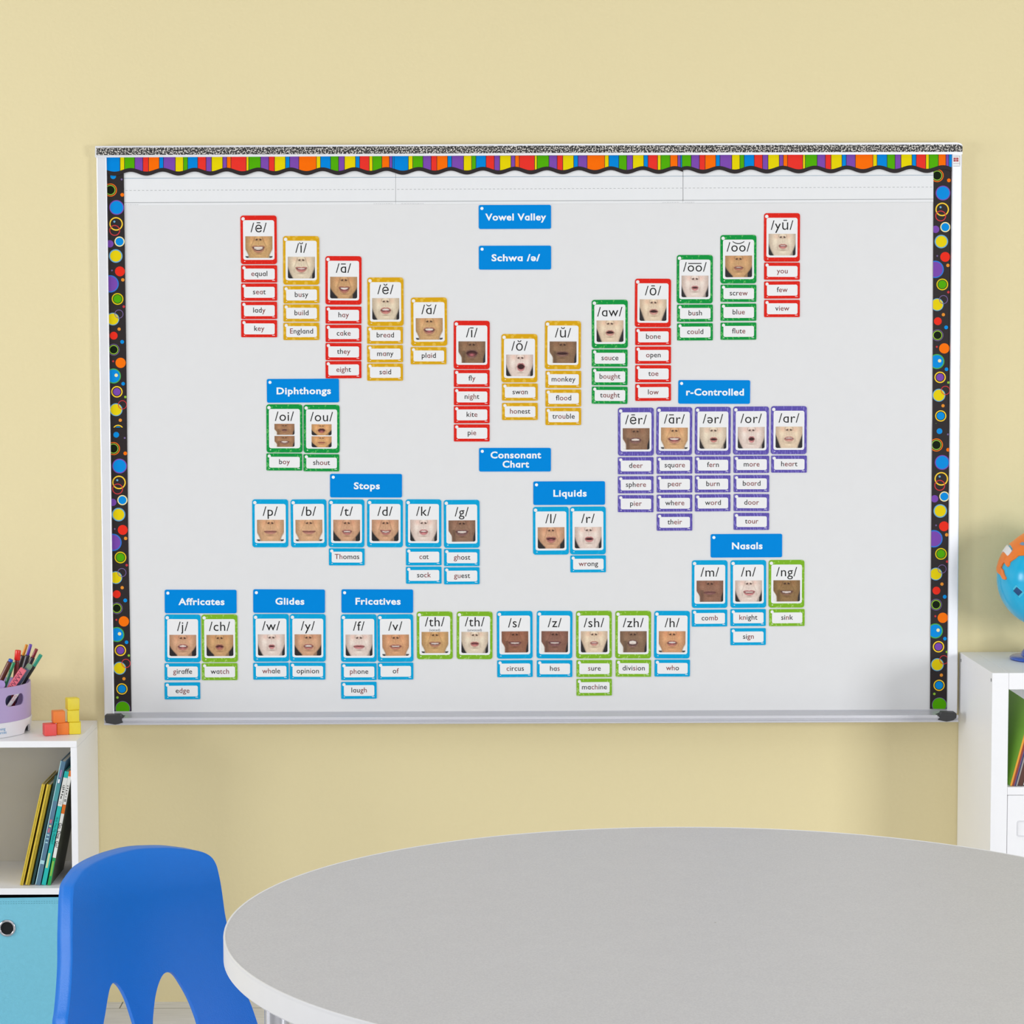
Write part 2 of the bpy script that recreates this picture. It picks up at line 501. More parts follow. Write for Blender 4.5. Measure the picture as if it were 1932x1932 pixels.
# ------------------------------------------------------------------ dotted side borders
PAL = {k: mat('print_'+k, c, 0.5, spec=0.05) for k, c in dict(
    blue=(12, 142, 222), lblue=(110, 170, 205), purple=(124, 76, 172), yellow=(232, 208, 18), gold=(250, 206, 60), red=(236, 50, 34),
    orange=(250, 118, 14), lime=(150, 196, 60), green=(84, 170, 10), cream=(246, 232, 170), dgreen=(22, 34, 16), pink=(205, 62, 66),
    violet=(120, 100, 150), bluering=(52, 120, 210), greenring=(80, 170, 80), dorange=(232, 146, 50)).items()}
PKEYS = ['black']+list(PAL)
PMATS = [M_black_paper]+[PAL[k] for k in PAL]
# (u from the strip's left edge, v from the strip's top, [(radius, ring width or 0, colour)...]) in pattern pixels
DOTS = [
    (13.5, 7.5, [(5.4, 0, 'blue')]), (29.5, 13.5, [(1.8, 0, 'violet')]),
    (8.0, 33.5, [(12.3, 1.6, 'orange'), (9.4, 1.5, 'lime'), (7.6, 0, 'dgreen')]), (30.2, 42.6, [(3.5, 0, 'orange')]),
    (19.2, 66.5, [(14.0, 0, 'purple'), (12.2, 0, 'blue')]),
    (17.8, 97.4, [(12.8, 2.3, 'gold')]), (15.0, 109.7, [(10.2, 1.7, 'pink')]), (14.6, 93.2, [(2.0, 0, 'lblue')]),
    (23.8, 130.8, [(9.5, 0, 'cream'), (7.6, 0, 'blue')]), (5.6, 135.0, [(6.9, 0, 'purple')]),
    (16.4, 158.0, [(12.8, 0, 'lblue'), (10.6, 0, 'yellow')]),
    (23.8, 187.0, [(9.3, 0, 'red')]), (8.8, 185.2, [(1.6, 0, 'violet')]), (29.0, 203.0, [(3.2, 0, 'dorange')]),
    (5.0, 210.5, [(16.4, 0, 'bluering'), (14.2, 0, 'purple')]),
    (18.6, 239.0, [(11.0, 1.9, 'yellow'), (7.8, 0, 'green')]), (30.2, 253.5, [(2.4, 0, 'pink')]),
    (9.2, 277.0, [(12.0, 0, 'lblue'), (10.6, 0, 'yellow')]), (20.8, 267.5, [(8.4, 1.3, 'violet')]),
    (20.8, 296.0, [(3.1, 0, 'dorange')]), (10.4, 308.3, [(7.4, 0, 'red')]), (26.2, 320.0, [(3.6, 0, 'blue')]),
    (10.0, 334.8, [(11.0, 1.2, 'violet'), (8.8, 1.5, 'lime'), (7.3, 0, 'dgreen')]),
    (22.8, 359.6, [(9.7, 0, 'orange')]), (8.8, 356.6, [(1.9, 0, 'pink')]),
    (9.0, 384.4, [(14.2, 0, 'greenring'), (12.2, 0, 'blue')]), (14.2, 383.0, [(3.2, 0, 'cream')]), (27.2, 399.0, [(3.4, 0, 'blue')]),
    (15.2, 414.2, [(10.8, 0, 'gold'), (8.6, 0, 'dgreen'), (7.2, 0, 'purple')]), (31.0, 424.0, [(2.3, 0, 'lime')]),
    (13.2, 448.0, [(12.2, 0, 'lblue'), (10.6, 0, 'yellow')]), (25.4, 438.8, [(8.6, 1.4, 'pink')]),
    (21.0, 467.8, [(3.1, 0, 'dorange')]),
    (16.8, 487.0, [(10.6, 0, 'gold'), (8.6, 0, 'dgreen'), (7.4, 0, 'blue')]), (8.0, 503.2, [(2.4, 0, 'lime')]),
    (17.6, 524.0, [(14.2, 0, 'violet'), (13.2, 0, 'green')]),
]


def clip_rect(poly, u0, u1, v0, v1):
    def cl(P, f, inter):
        out = []
        for i in range(len(P)):
            a, b = P[i-1], P[i]
            if f(b):
                if not f(a): out.append(inter(a, b))
                out.append(b)
            elif f(a): out.append(inter(a, b))
        return out

    def ix(c, k):
        def g(a, b):
            t = (c-a[k])/(b[k]-a[k]); return (a[0]+t*(b[0]-a[0]), a[1]+t*(b[1]-a[1]))
        return g
    for f, g in ((lambda p: p[0] >= u0, ix(u0, 0)), (lambda p: p[0] <= u1, ix(u1, 0)), (lambda p: p[1] >= v0, ix(v0, 1)), (lambda p: p[1] <= v1, ix(v1, 1))):
        poly = cl(poly, f, g)
        if len(poly) < 3: return []
    return poly


YD = YB-0.0018


def interp(tab, y):
    for (a, xa), (b, xb) in zip(tab, tab[1:]):
        if y <= b: return xa+(xb-xa)*(y-a)/(b-a)
    (a, xa), (b, xb) = tab[-2:]; return xa+(xb-xa)*(y-a)/(b-a)


LX = [(320, 199.8), (660, 204.5), (1000, 208.2), (1342, 214.5)]
RXE = [(315, 1761.4), (650, 1760.0), (800, 1759.2), (1000, 1757.2), (1338, 1754.6)]


def dot_border(tabx, ytop, ybot, v0, yf, label, shift=0.0):
    """ytop..ybot px rows; v0 = photo row of pattern row 0"""
    bm = NB()

    def P(u, v): y = v0+v; return (interp(tabx, y)+u, y)
    vs = [ytop-v0+(ybot-ytop)*k/8.0 for k in range(9)]
    outline = [P(0, v) for v in vs]+[P(33.6, v) for v in vs[::-1]]
    prism(bm, pxpoly(outline, yf), (0, 0.0004, 0), 0)
    for q_, (u, v, rings) in enumerate(DOTS):
        u += shift
        for k_, (r, wd, c) in enumerate(rings):
            mi = PKEYS.index(c); y = yf-0.00004-0.000016*q_-0.000004*k_
            n = 28
            circ = [(u+r*math.cos(2*math.pi*k/n), v+r*math.sin(2*math.pi*k/n)) for k in range(n)]
            if wd:
                ri = r-wd
                cin = [(u+ri*math.cos(2*math.pi*k/n), v+ri*math.sin(2*math.pi*k/n)) for k in range(n)]
                polys = [[circ[k], circ[(k+1) % n], cin[(k+1) % n], cin[k]] for k in range(n)]
            else: polys = [circ]
            for q in polys:
                q = clip_rect(q, 0, 33.6, ytop-v0, ybot-v0)
                if len(q) >= 3:
                    f = bm.faces.new([bm.verts.new(W(*P(a, b), y)) for a, b in q]); f.material_index = mi
                    f.normal_update()
                    if f.normal.y > 0: f.normal_flip()
    tag(obj('dotted_border', bm, PMATS, recalc=False), label, 'border strip', 'black dotted border strips down the whiteboard sides')


dot_border(LX, 322, 806.5, 325, YD-0.0008, 'upper black border strip with coloured dots on the whiteboard\'s left side')
dot_border(LX, 805.5, 1342, 325+487.8-0, YD, 'lower black border strip with coloured dots on the whiteboard\'s left side', -0.5)
dot_border(RXE, 314, 800, 325-27.3, YD, 'upper black border strip with coloured dots on the whiteboard\'s right side', -1.2)
dot_border(RXE, 799, 1337.5, 325+481.0, YD-0.0008, 'lower black border strip with coloured dots on the whiteboard\'s right side', 0.0)

# ------------------------------------------------------------------ striped scalloped top border
YT = YB-0.0036
BX = [(226.5, 'blue'), (234.8, 'yellow'), (254.1, 'green'), (269.6, 'purple'), (280.3, 'red'), (300.5, 'orange'), (308.3, 'blue'), (330.8, 'purple'),
      (345.9, 'yellow'), (354.1, 'green'), (373, 'blue'), (388.7, 'red'), (399.1, 'purple'), (420.1, 'yellow'), (427.9, 'purple'), (435.8, 'orange'),
      (464.7, 'red'), (469.3, 'yellow'), (491.7, 'green'), (507.2, 'purple'), (518, 'red'), (538.5, 'yellow'), (546.6, 'blue'), (563.9, 'purple'),
      (597, 'orange'), (604.7, 'yellow'), (623.7, 'blue'), (638.7, 'green'), (650, 'purple'), (670.7, 'yellow'), (678.6, 'blue'), (696.8, 'red'),
      (702.9, 'yellow'), (720.5, 'green'), (734.6, 'orange'), (740.2, 'purple'), (771.6, 'blue')]
STR = {k: mat('stripe_'+k, c, 0.5, spec=0.05) for k, c in dict(blue=(0, 136, 220), yellow=(232, 212, 4), green=(82, 174, 6), purple=(126, 76, 174), red=(236, 54, 44), orange=(252, 112, 4)).items()}
SK = ['black']+list(STR); SM = [M_black_paper]+[STR[k] for k in STR]


def yt(px): return 296.6+(291.0-296.6)*(px-200)/1600.0


def wave(px, k0): return math.cos(2*math.pi*(px-k0)/60.35)


def top_border(xa, xb, off, k0, yf, label):
    bm = NB()

    def lo_black(px): return yt(px)+31.4+3.7*wave(px, k0)
    def lo_col(px): return yt(px)+23.9+3.4*wave(px, k0)
    xs = []; x = xa
    while x < xb-0.01: xs.append(x); x += 3.0
    xs.append(xb)
    tops = [W(p, yt(p), yf) for p in xs]; lows = [W(p, lo_black(p), yf) for p in xs]
    prism(bm, tops+lows[::-1], (0, 0.0004, 0), 0)
    x0 = 160+off
    for x1, c in BX:
        x1 += off; a, b = max(x0, xa)+0.55, min(x1, xb)-0.55
        if b > a:
            n = max(2, int((b-a)/3)+1); q = [a+(b-a)*k/n for k in range(n+1)]
            pts = [W(p, yt(p)+0.2, yf-.0001) for p in q]+[W(p, lo_col(p), yf-.0001) for p in q[::-1]]
            f = bm.faces.new([bm.verts.new(p) for p in pts]); f.material_index = SK.index(c); f.normal_update()
            if f.normal.y > 0: f.normal_flip()
        x0 = x1
    tag(obj('scalloped_border', bm, SM, recalc=False), label, 'border strip', 'striped scalloped border strips along the whiteboard top')


top_border(199.8, 743.5, 0, 276.5, YT-0.0008, 'leftmost of three rainbow striped scalloped border strips atop whiteboard')
top_border(740, 1288.5, 543.9, 276.5+483.6, YT, 'middle of three rainbow striped scalloped border strips atop whiteboard')
top_border(1286.5, 1796.6, 1050, 1326.2, YT-0.0008, 'rightmost of three rainbow striped scalloped border strips atop whiteboard')

# ------------------------------------------------------------------ cards
PXM = 1/888.5
YC = YB-0.0002
CT = 0.0014


def P_(v): return v*PXM


def card_meshes(kind, w, h, panel, dot, marks, corner, pc):
    """shared meshes: (border slab, white print)"""
    bm = NB()
    out = rrect(P_(-w/2), P_(w/2), P_(-h/2), P_(h/2), P_(corner))
    prism(bm, [(x, -CT, z) for x, z in out], (0, CT, 0))
    bmesh.ops.recalc_face_normals(bm, faces=bm.faces)
    me = bpy.data.meshes.new('card_back'); bm.to_mesh(me); bm.free()
    bm = NB(); y = -CT-0.00012
    if panel:
        x0, x1, z0, z1 = panel
        flat(bm, rrect(P_(x0), P_(x1), P_(z0), P_(z1), P_(pc)), y)
    dx, dz, dr = dot
    flat(bm, [(P_(dx+dr*math.cos(2*math.pi*k/20)), P_(dz+dr*math.sin(2*math.pi*k/20))) for k in range(20)], y-0.00005)
    for a, b, z in marks:
        flat(bm, [(P_(a), P_(z)), (P_(b), P_(z)), (P_(b), P_(z+1)), (P_(a), P_(z+1))], y-0.00005)
    mp = bpy.data.meshes.new('white_panel'); bm.to_mesh(mp); bm.free()
    return me, mp


SW, SH = 67.6, 90.6       # sound card
WW, WH = 67.2, 32.2       # word card
HW, HH = 135.4, 44.6      # heading card
SND = card_meshes('s', SW, SH, (-SW/2+4.7, SW/2-4.6, -SH/2+8.0, SH/2-8.7), (-SW/2+5.0, SH/2-6.2, 3.2), [(-SW/2+6, -SW/2+8.5, -SH/2+4.6)], 5.0, 4.0)
WRD = card_meshes('w', WW, WH, (-WW/2+5.2, WW/2-3.2-1.2, -WH/2+5.4, WH/2-6.3), (-WW/2+5.4, WH/2-5.0, 3.0), [(-WW/2+5, -WW/2+7, -WH/2+3.2), (WW/2-9, WW/2-4.2, -WH/2+3.2)], 1.8, 3.2)
HED = card_meshes('h', HW, HH, None, (-HW/2+6.0, HH/2-6.4, 2.9), [], 3.2, 1)
_mesh_cache = {}


def with_mat(me, m):
    k = (me.name, m.name)
    if k not in _mesh_cache:
        c = me.copy(); c.materials.clear(); c.materials.append(m); _mesh_cache[k] = c
    return _mesh_cache[k]


def child(name, me, parent, loc=(0, 0, 0)):
    o = bpy.data.objects.new(name, me); COL.objects.link(o); o.parent = parent; o.location = loc
    return o


def card_root(name, x, y, w, h, label, cat, group, i):
    c = W(x+w/2, y+h/2, YC)
    r = empty(name, (c.x, YC, c.z), label, cat, group)
    r.rotation_euler = (0, random.uniform(-0.006, 0.006), 0)
    return r


# ---- printed mouth photographs: a grid of vertices carrying the picture's colours
FACE_M = bpy.data.materials.new('printed_photo'); FACE_M.use_nodes = True
_b = FACE_M.node_tree.nodes['Principled BSDF']; _b.inputs['Roughness'].default_value = 0.45; _b.inputs['Specular IOR Level'].default_value = 0.3
_a = FACE_M.node_tree.nodes.new('ShaderNodeAttribute'); _a.attribute_name = 'print'
FACE_M.node_tree.links.new(_a.outputs['Color'], _b.inputs['Base Color'])
SKIN = {'A': (208, 164, 124), 'B': (226, 206, 194), 'C': (204, 158, 124), 'D': (142, 108, 86), 'E': (224, 200, 172)}
LIP = {'A': (190, 128, 114), 'B': (204, 126, 126), 'C': (186, 116, 108), 'D': (136, 96, 92), 'E': (206, 142, 130)}


def sstep(a, b, x):
    t = np.clip((x-a)/(b-a), 0, 1); return t*t*(3-2*t)


def blur(a, n):
    for _ in range(n):
        a = (np.roll(a, 1, 0)+np.roll(a, -1, 0)+np.roll(a, 1, 1)+np.roll(a, -1, 1)+2*a)/6
    return a


def face_pic(kind, mw, mh, fill, smile=0.0, mx=0.0, tint=(1, 1, 1), nx=64, nz=50, my=0.56, seed=0):
    mw *= 1.12; mh *= 1.12
    xs = np.linspace(-1, 1, nx+1); ys = np.linspace(0, 1, nz+1)
    X, Yv = np.meshgrid(xs, ys)
    rng = np.random.RandomState(seed)
    sk = np.array(SKIN[kind], float)*np.array(tint)
    img = np.ones((nz+1, nx+1, 3))*sk

    def mixin(col, a):
        nonlocal img
        img = img*(1-a[..., None])+np.array(col, float)*a[..., None]

    def G(x0, y0, sx, sy): return np.exp(-(((X-x0)/sx)**2+((Yv-y0)/sy)**2))
    hi = np.minimum(255, sk*1.16+6); lo = sk*np.array((0.74, 0.69, 0.66)); lo2 = sk*np.array((0.58, 0.50, 0.46)); warm = np.minimum(255, sk*np.array((1.04, 0.88, 0.84)))
    nx0 = mx*0.6
    # planes of the cheeks, jaw and chin
    mixin(lo, 0.42*sstep(0.5, 1.05, np.abs(X-0.04)))
    mixin(hi, 0.65*G(-0.52, 0.30, 0.20, 0.26)); mixin(hi, 0.60*G(0.52, 0.30, 0.20, 0.26))
    mixin(warm, 0.45*G(-0.45, 0.12, 0.22, 0.14)); mixin(warm, 0.45*G(0.45, 0.12, 0.22, 0.14))
    mixin(hi, 0.55*G(mx, 0.84, 0.26, 0.075))
    mixin(lo, 0.75*G(mx, my+mh/2+0.155, 0.24, 0.035))
    mixin(lo, 0.35*G(mx-mw-0.10, my+0.06, 0.07, 0.12)); mixin(lo, 0.35*G(mx+mw+0.10, my+0.06, 0.07, 0.12))
    # folds from the nose wings down to the mouth corners
    sw = 0.08+min(0.40, 4*max(smile, 0))
    for s_ in (-1, 1):
        t = np.clip((Yv-0.12)/0.36, 0, 1); fx = nx0+s_*(0.33+(mw+0.10-0.33)*t**1.3)
        mixin(lo, sw*np.exp(-((X-fx)/0.045)**2)*(Yv > 0.10)*(Yv < 0.50)); mixin(hi, 0.4*sw*np.exp(-((X-fx-s_*0.09)/0.06)**2)*(Yv > 0.10)*(Yv < 0.48))
    # nose : tip, wings, underside, nostrils
    mixin(hi, 0.70*G(nx0, 0.05, 0.12, 0.06))
    mixin(warm*0.95, 0.5*G(nx0, 0.145, 0.22, 0.05))
    for s_ in (-1, 1):
        mixin(hi, 0.45*G(nx0+s_*0.23, 0.07, 0.06, 0.06))
        mixin(lo, 0.70*np.exp(-((np.hypot((X-nx0-s_*0.17)/1.0, (Yv-0.10)/0.62)-0.125)/0.030)**2)*sstep(0.02, 0.08, s_*(X-nx0-s_*0.17)))
        d = np.hypot((X-nx0-s_*0.135)/0.085, (Yv-0.155-0.12*s_*(X-nx0-s_*0.135))/0.038)
        mixin((40, 20, 15), 0.92*(1-sstep(0.55, 1.25, d)))
    mixin(lo, 0.45*np.exp(-((Yv-0.205)/0.022)**2-((X-nx0)/0.14)**2))
    mixin(hi, 0.35*np.exp(-((np.abs(X-nx0)-0.055)/0.03)**2)*sstep(0.22, 0.27, Yv)*(Yv < my-mh/2-0.06)); mixin(lo, 0.28*np.exp(-((X-nx0)/0.03)**2)*sstep(0.20, 0.26, Yv)*(Yv < my-mh/2-0.06))
    # mouth
    xr = (X-mx)/mw
    cy = my-smile*(xr**2)*0.75+smile*0.2
    prof = np.sqrt(np.clip(1-xr**2, 0, 1))
    lip = np.array(LIP[kind], float)*np.array(tint)
    up = cy-(mh/2+0.060)*prof**0.9*(1-0.20*np.exp(-(xr/0.16)**2)); dn = cy+(mh/2+0.092)*prof
    ins = sstep(-0.018, 0.018, Yv-up)*sstep(-0.018, 0.018, dn-Yv)*(np.abs(xr) < 1.0)
    mixin(hi, 0.5*np.exp(-((Yv-up+0.022)/0.014)**2)*(np.abs(xr) < 0.75))
    mixin(lip*0.92, 0.92*ins)
    mixin(np.minimum(255, lip*1.25+8), 0.75*np.exp(-((X-mx)/(mw*0.5))**2-((Yv-(my+mh/2+0.045))/0.020)**2))
    mixin(lip*0.80, 0.5*ins*(Yv > dn-0.022))
    iw = np.clip(1-(xr/0.88)**2, 0, 1)**0.6
    a_in = sstep(-0.010, 0.010, Yv-(cy-mh/2*iw))*sstep(-0.010, 0.010, (cy+mh/2*iw)-Yv)*(iw > 0.02)
    mixin((52, 18, 18), 0.97*a_in)
    if fill in ('tongue', 'teeth') and mh > 0.07:
        a_g = np.exp(-((X-mx)/(mw*0.55))**2-((Yv-(my+mh*0.26))/(mh*0.30))**2)*a_in
        mixin((212, 120, 126), 0.88*a_g)
    if fill in ('teeth', 'full') and mh > 0.03:
        t0 = cy-mh/2*iw; th = mh*(0.52 if fill == 'teeth' else 0.78)
        a_t = sstep(-0.008, 0.008, Yv-t0-0.006)*sstep(-0.010, 0.010, t0+th*iw-Yv)*sstep(0.78, 0.60, np.abs(xr))
        mixin((246, 240, 230), 0.95*a_t)
        gap = np.abs(((X-mx)/0.085) % 1-0.5)
        mixin((190, 165, 150), 0.40*a_t*np.exp(-(gap/0.10)**2))
        if fill == 'full': mixin((150, 92, 84), 0.75*np.exp(-((Yv-cy-0.012)/0.010)**2)*a_t)
    mixin((84, 42, 34), 0.75*np.exp(-((np.abs(xr)-0.99)/0.07)**2-((Yv-(my-smile*0.55))/0.026)**2))
    if mh <= 0.035: mixin((88, 42, 38), 0.9*np.exp(-((Yv-cy)/0.016)**2)*(np.abs(xr) < 0.96))
    # face outline against the background
    if kind in ('B', 'C', 'E'):
        eb = 1.05-0.62*np.clip((Yv-0.32)/0.62, 0, 1)**1.7
        if kind == 'E': eb = 1.02-0.42*np.clip((Yv-0.30)/0.7, 0, 1)**1.0
        if kind == 'B': eb = 1.0-0.40*np.clip((Yv-0.35)/0.65, 0, 1)**1.6
        neck = (np.abs(X-0.18) < (0.50 if kind != 'B' else 0.62))*(Yv > 0.80)
        out = sstep(-0.02, 0.05, np.abs(X)-eb)
        mixin((34, 30, 32), out*(1-neck*1.0))
        mixin(sk*0.70, 0.85*out*neck)
        mixin(sk*0.72, 0.6*np.exp(-(np.abs(X)-eb)**2/0.002)*(Yv > 0.55))
    elif kind == 'A':
        eb = 1.04-0.32*sstep(0.42, 0.98, Yv)
        out = sstep(-0.02, 0.04, np.abs(X)-eb)
        mixin((240, 238, 234), out)
        blk = out*sstep(0.90, 0.94, Yv)*(np.abs(X) > 0.78)
        mixin((40, 36, 36), 0.9*blk)
        mixin(sk*0.7, 0.5*np.exp(-(np.abs(X)-eb)**2/0.003))
    else:
        ebl = 1.02-0.28*sstep(0.40, 0.80, Yv); ebr = 1.0-0.18*sstep(0.35, 0.9, Yv)
        outl = sstep(-0.02, 0.04, -X-ebl); outr = sstep(-0.02, 0.04, X-ebr)
        mixin((238, 236, 230), outl); mixin((38, 34, 36), outr*(Yv > 0.4))
        mixin(sk*0.62, 0.5*np.exp(-(X+0.6)**2/0.02)*(Yv > 0.45))
    img = img*0.55+0.45*np.stack([blur(img[..., k], 1) for k in range(3)], -1)
    img += blur(rng.normal(0, 7.0, img.shape[:2]), 1)[..., None]
    return np.clip(img, 0, 255)


def photo_mesh(pics, rects):
    """one mesh; pics: list of colour grids; rects: (x0,x1,z0,z1) px relative to the card centre"""
    verts = []; faces = []; cols = []
    for img, (x0, x1, z0, z1) in zip(pics, rects):
        nz, nx = img.shape[0]-1, img.shape[1]-1; base = len(verts); r = 3.0
        for j in range(nz+1):
            for i in range(nx+1):
                x = x0+(x1-x0)*i/nx; z = z1-(z1-z0)*j/nz
                # rounded lower corners
                if z < z0+r:
                    d = r-math.sqrt(max(0, r*r-(z0+r-z)**2)); x = min(max(x, x0+d), x1-d)
                verts.append((P_(x), -CT-0.0003, P_(z))); cols.append((*lin(img[j, i]), 1.0))
        for j in range(nz):
            for i in range(nx):
                a = base+j*(nx+1)+i; faces.append((a, a+nx+1, a+nx+2, a+1))
    me = bpy.data.meshes.new('mouth_photo'); me.from_pydata(verts, [], faces)
    at = me.color_attributes.new('print', 'FLOAT_COLOR', 'POINT')
    at.data.foreach_set('color', np.array(cols, dtype=np.float32).ravel())
    me.materials.append(FACE_M); me.update()
    return me


Y_ = (0.97, 0.98, 0.90); R_ = (0.97, 0.98, 0.87); G_ = (0.98, 0.99, 0.93); N_ = (1, 1, 1); V_ = (1, 1, 0.95)
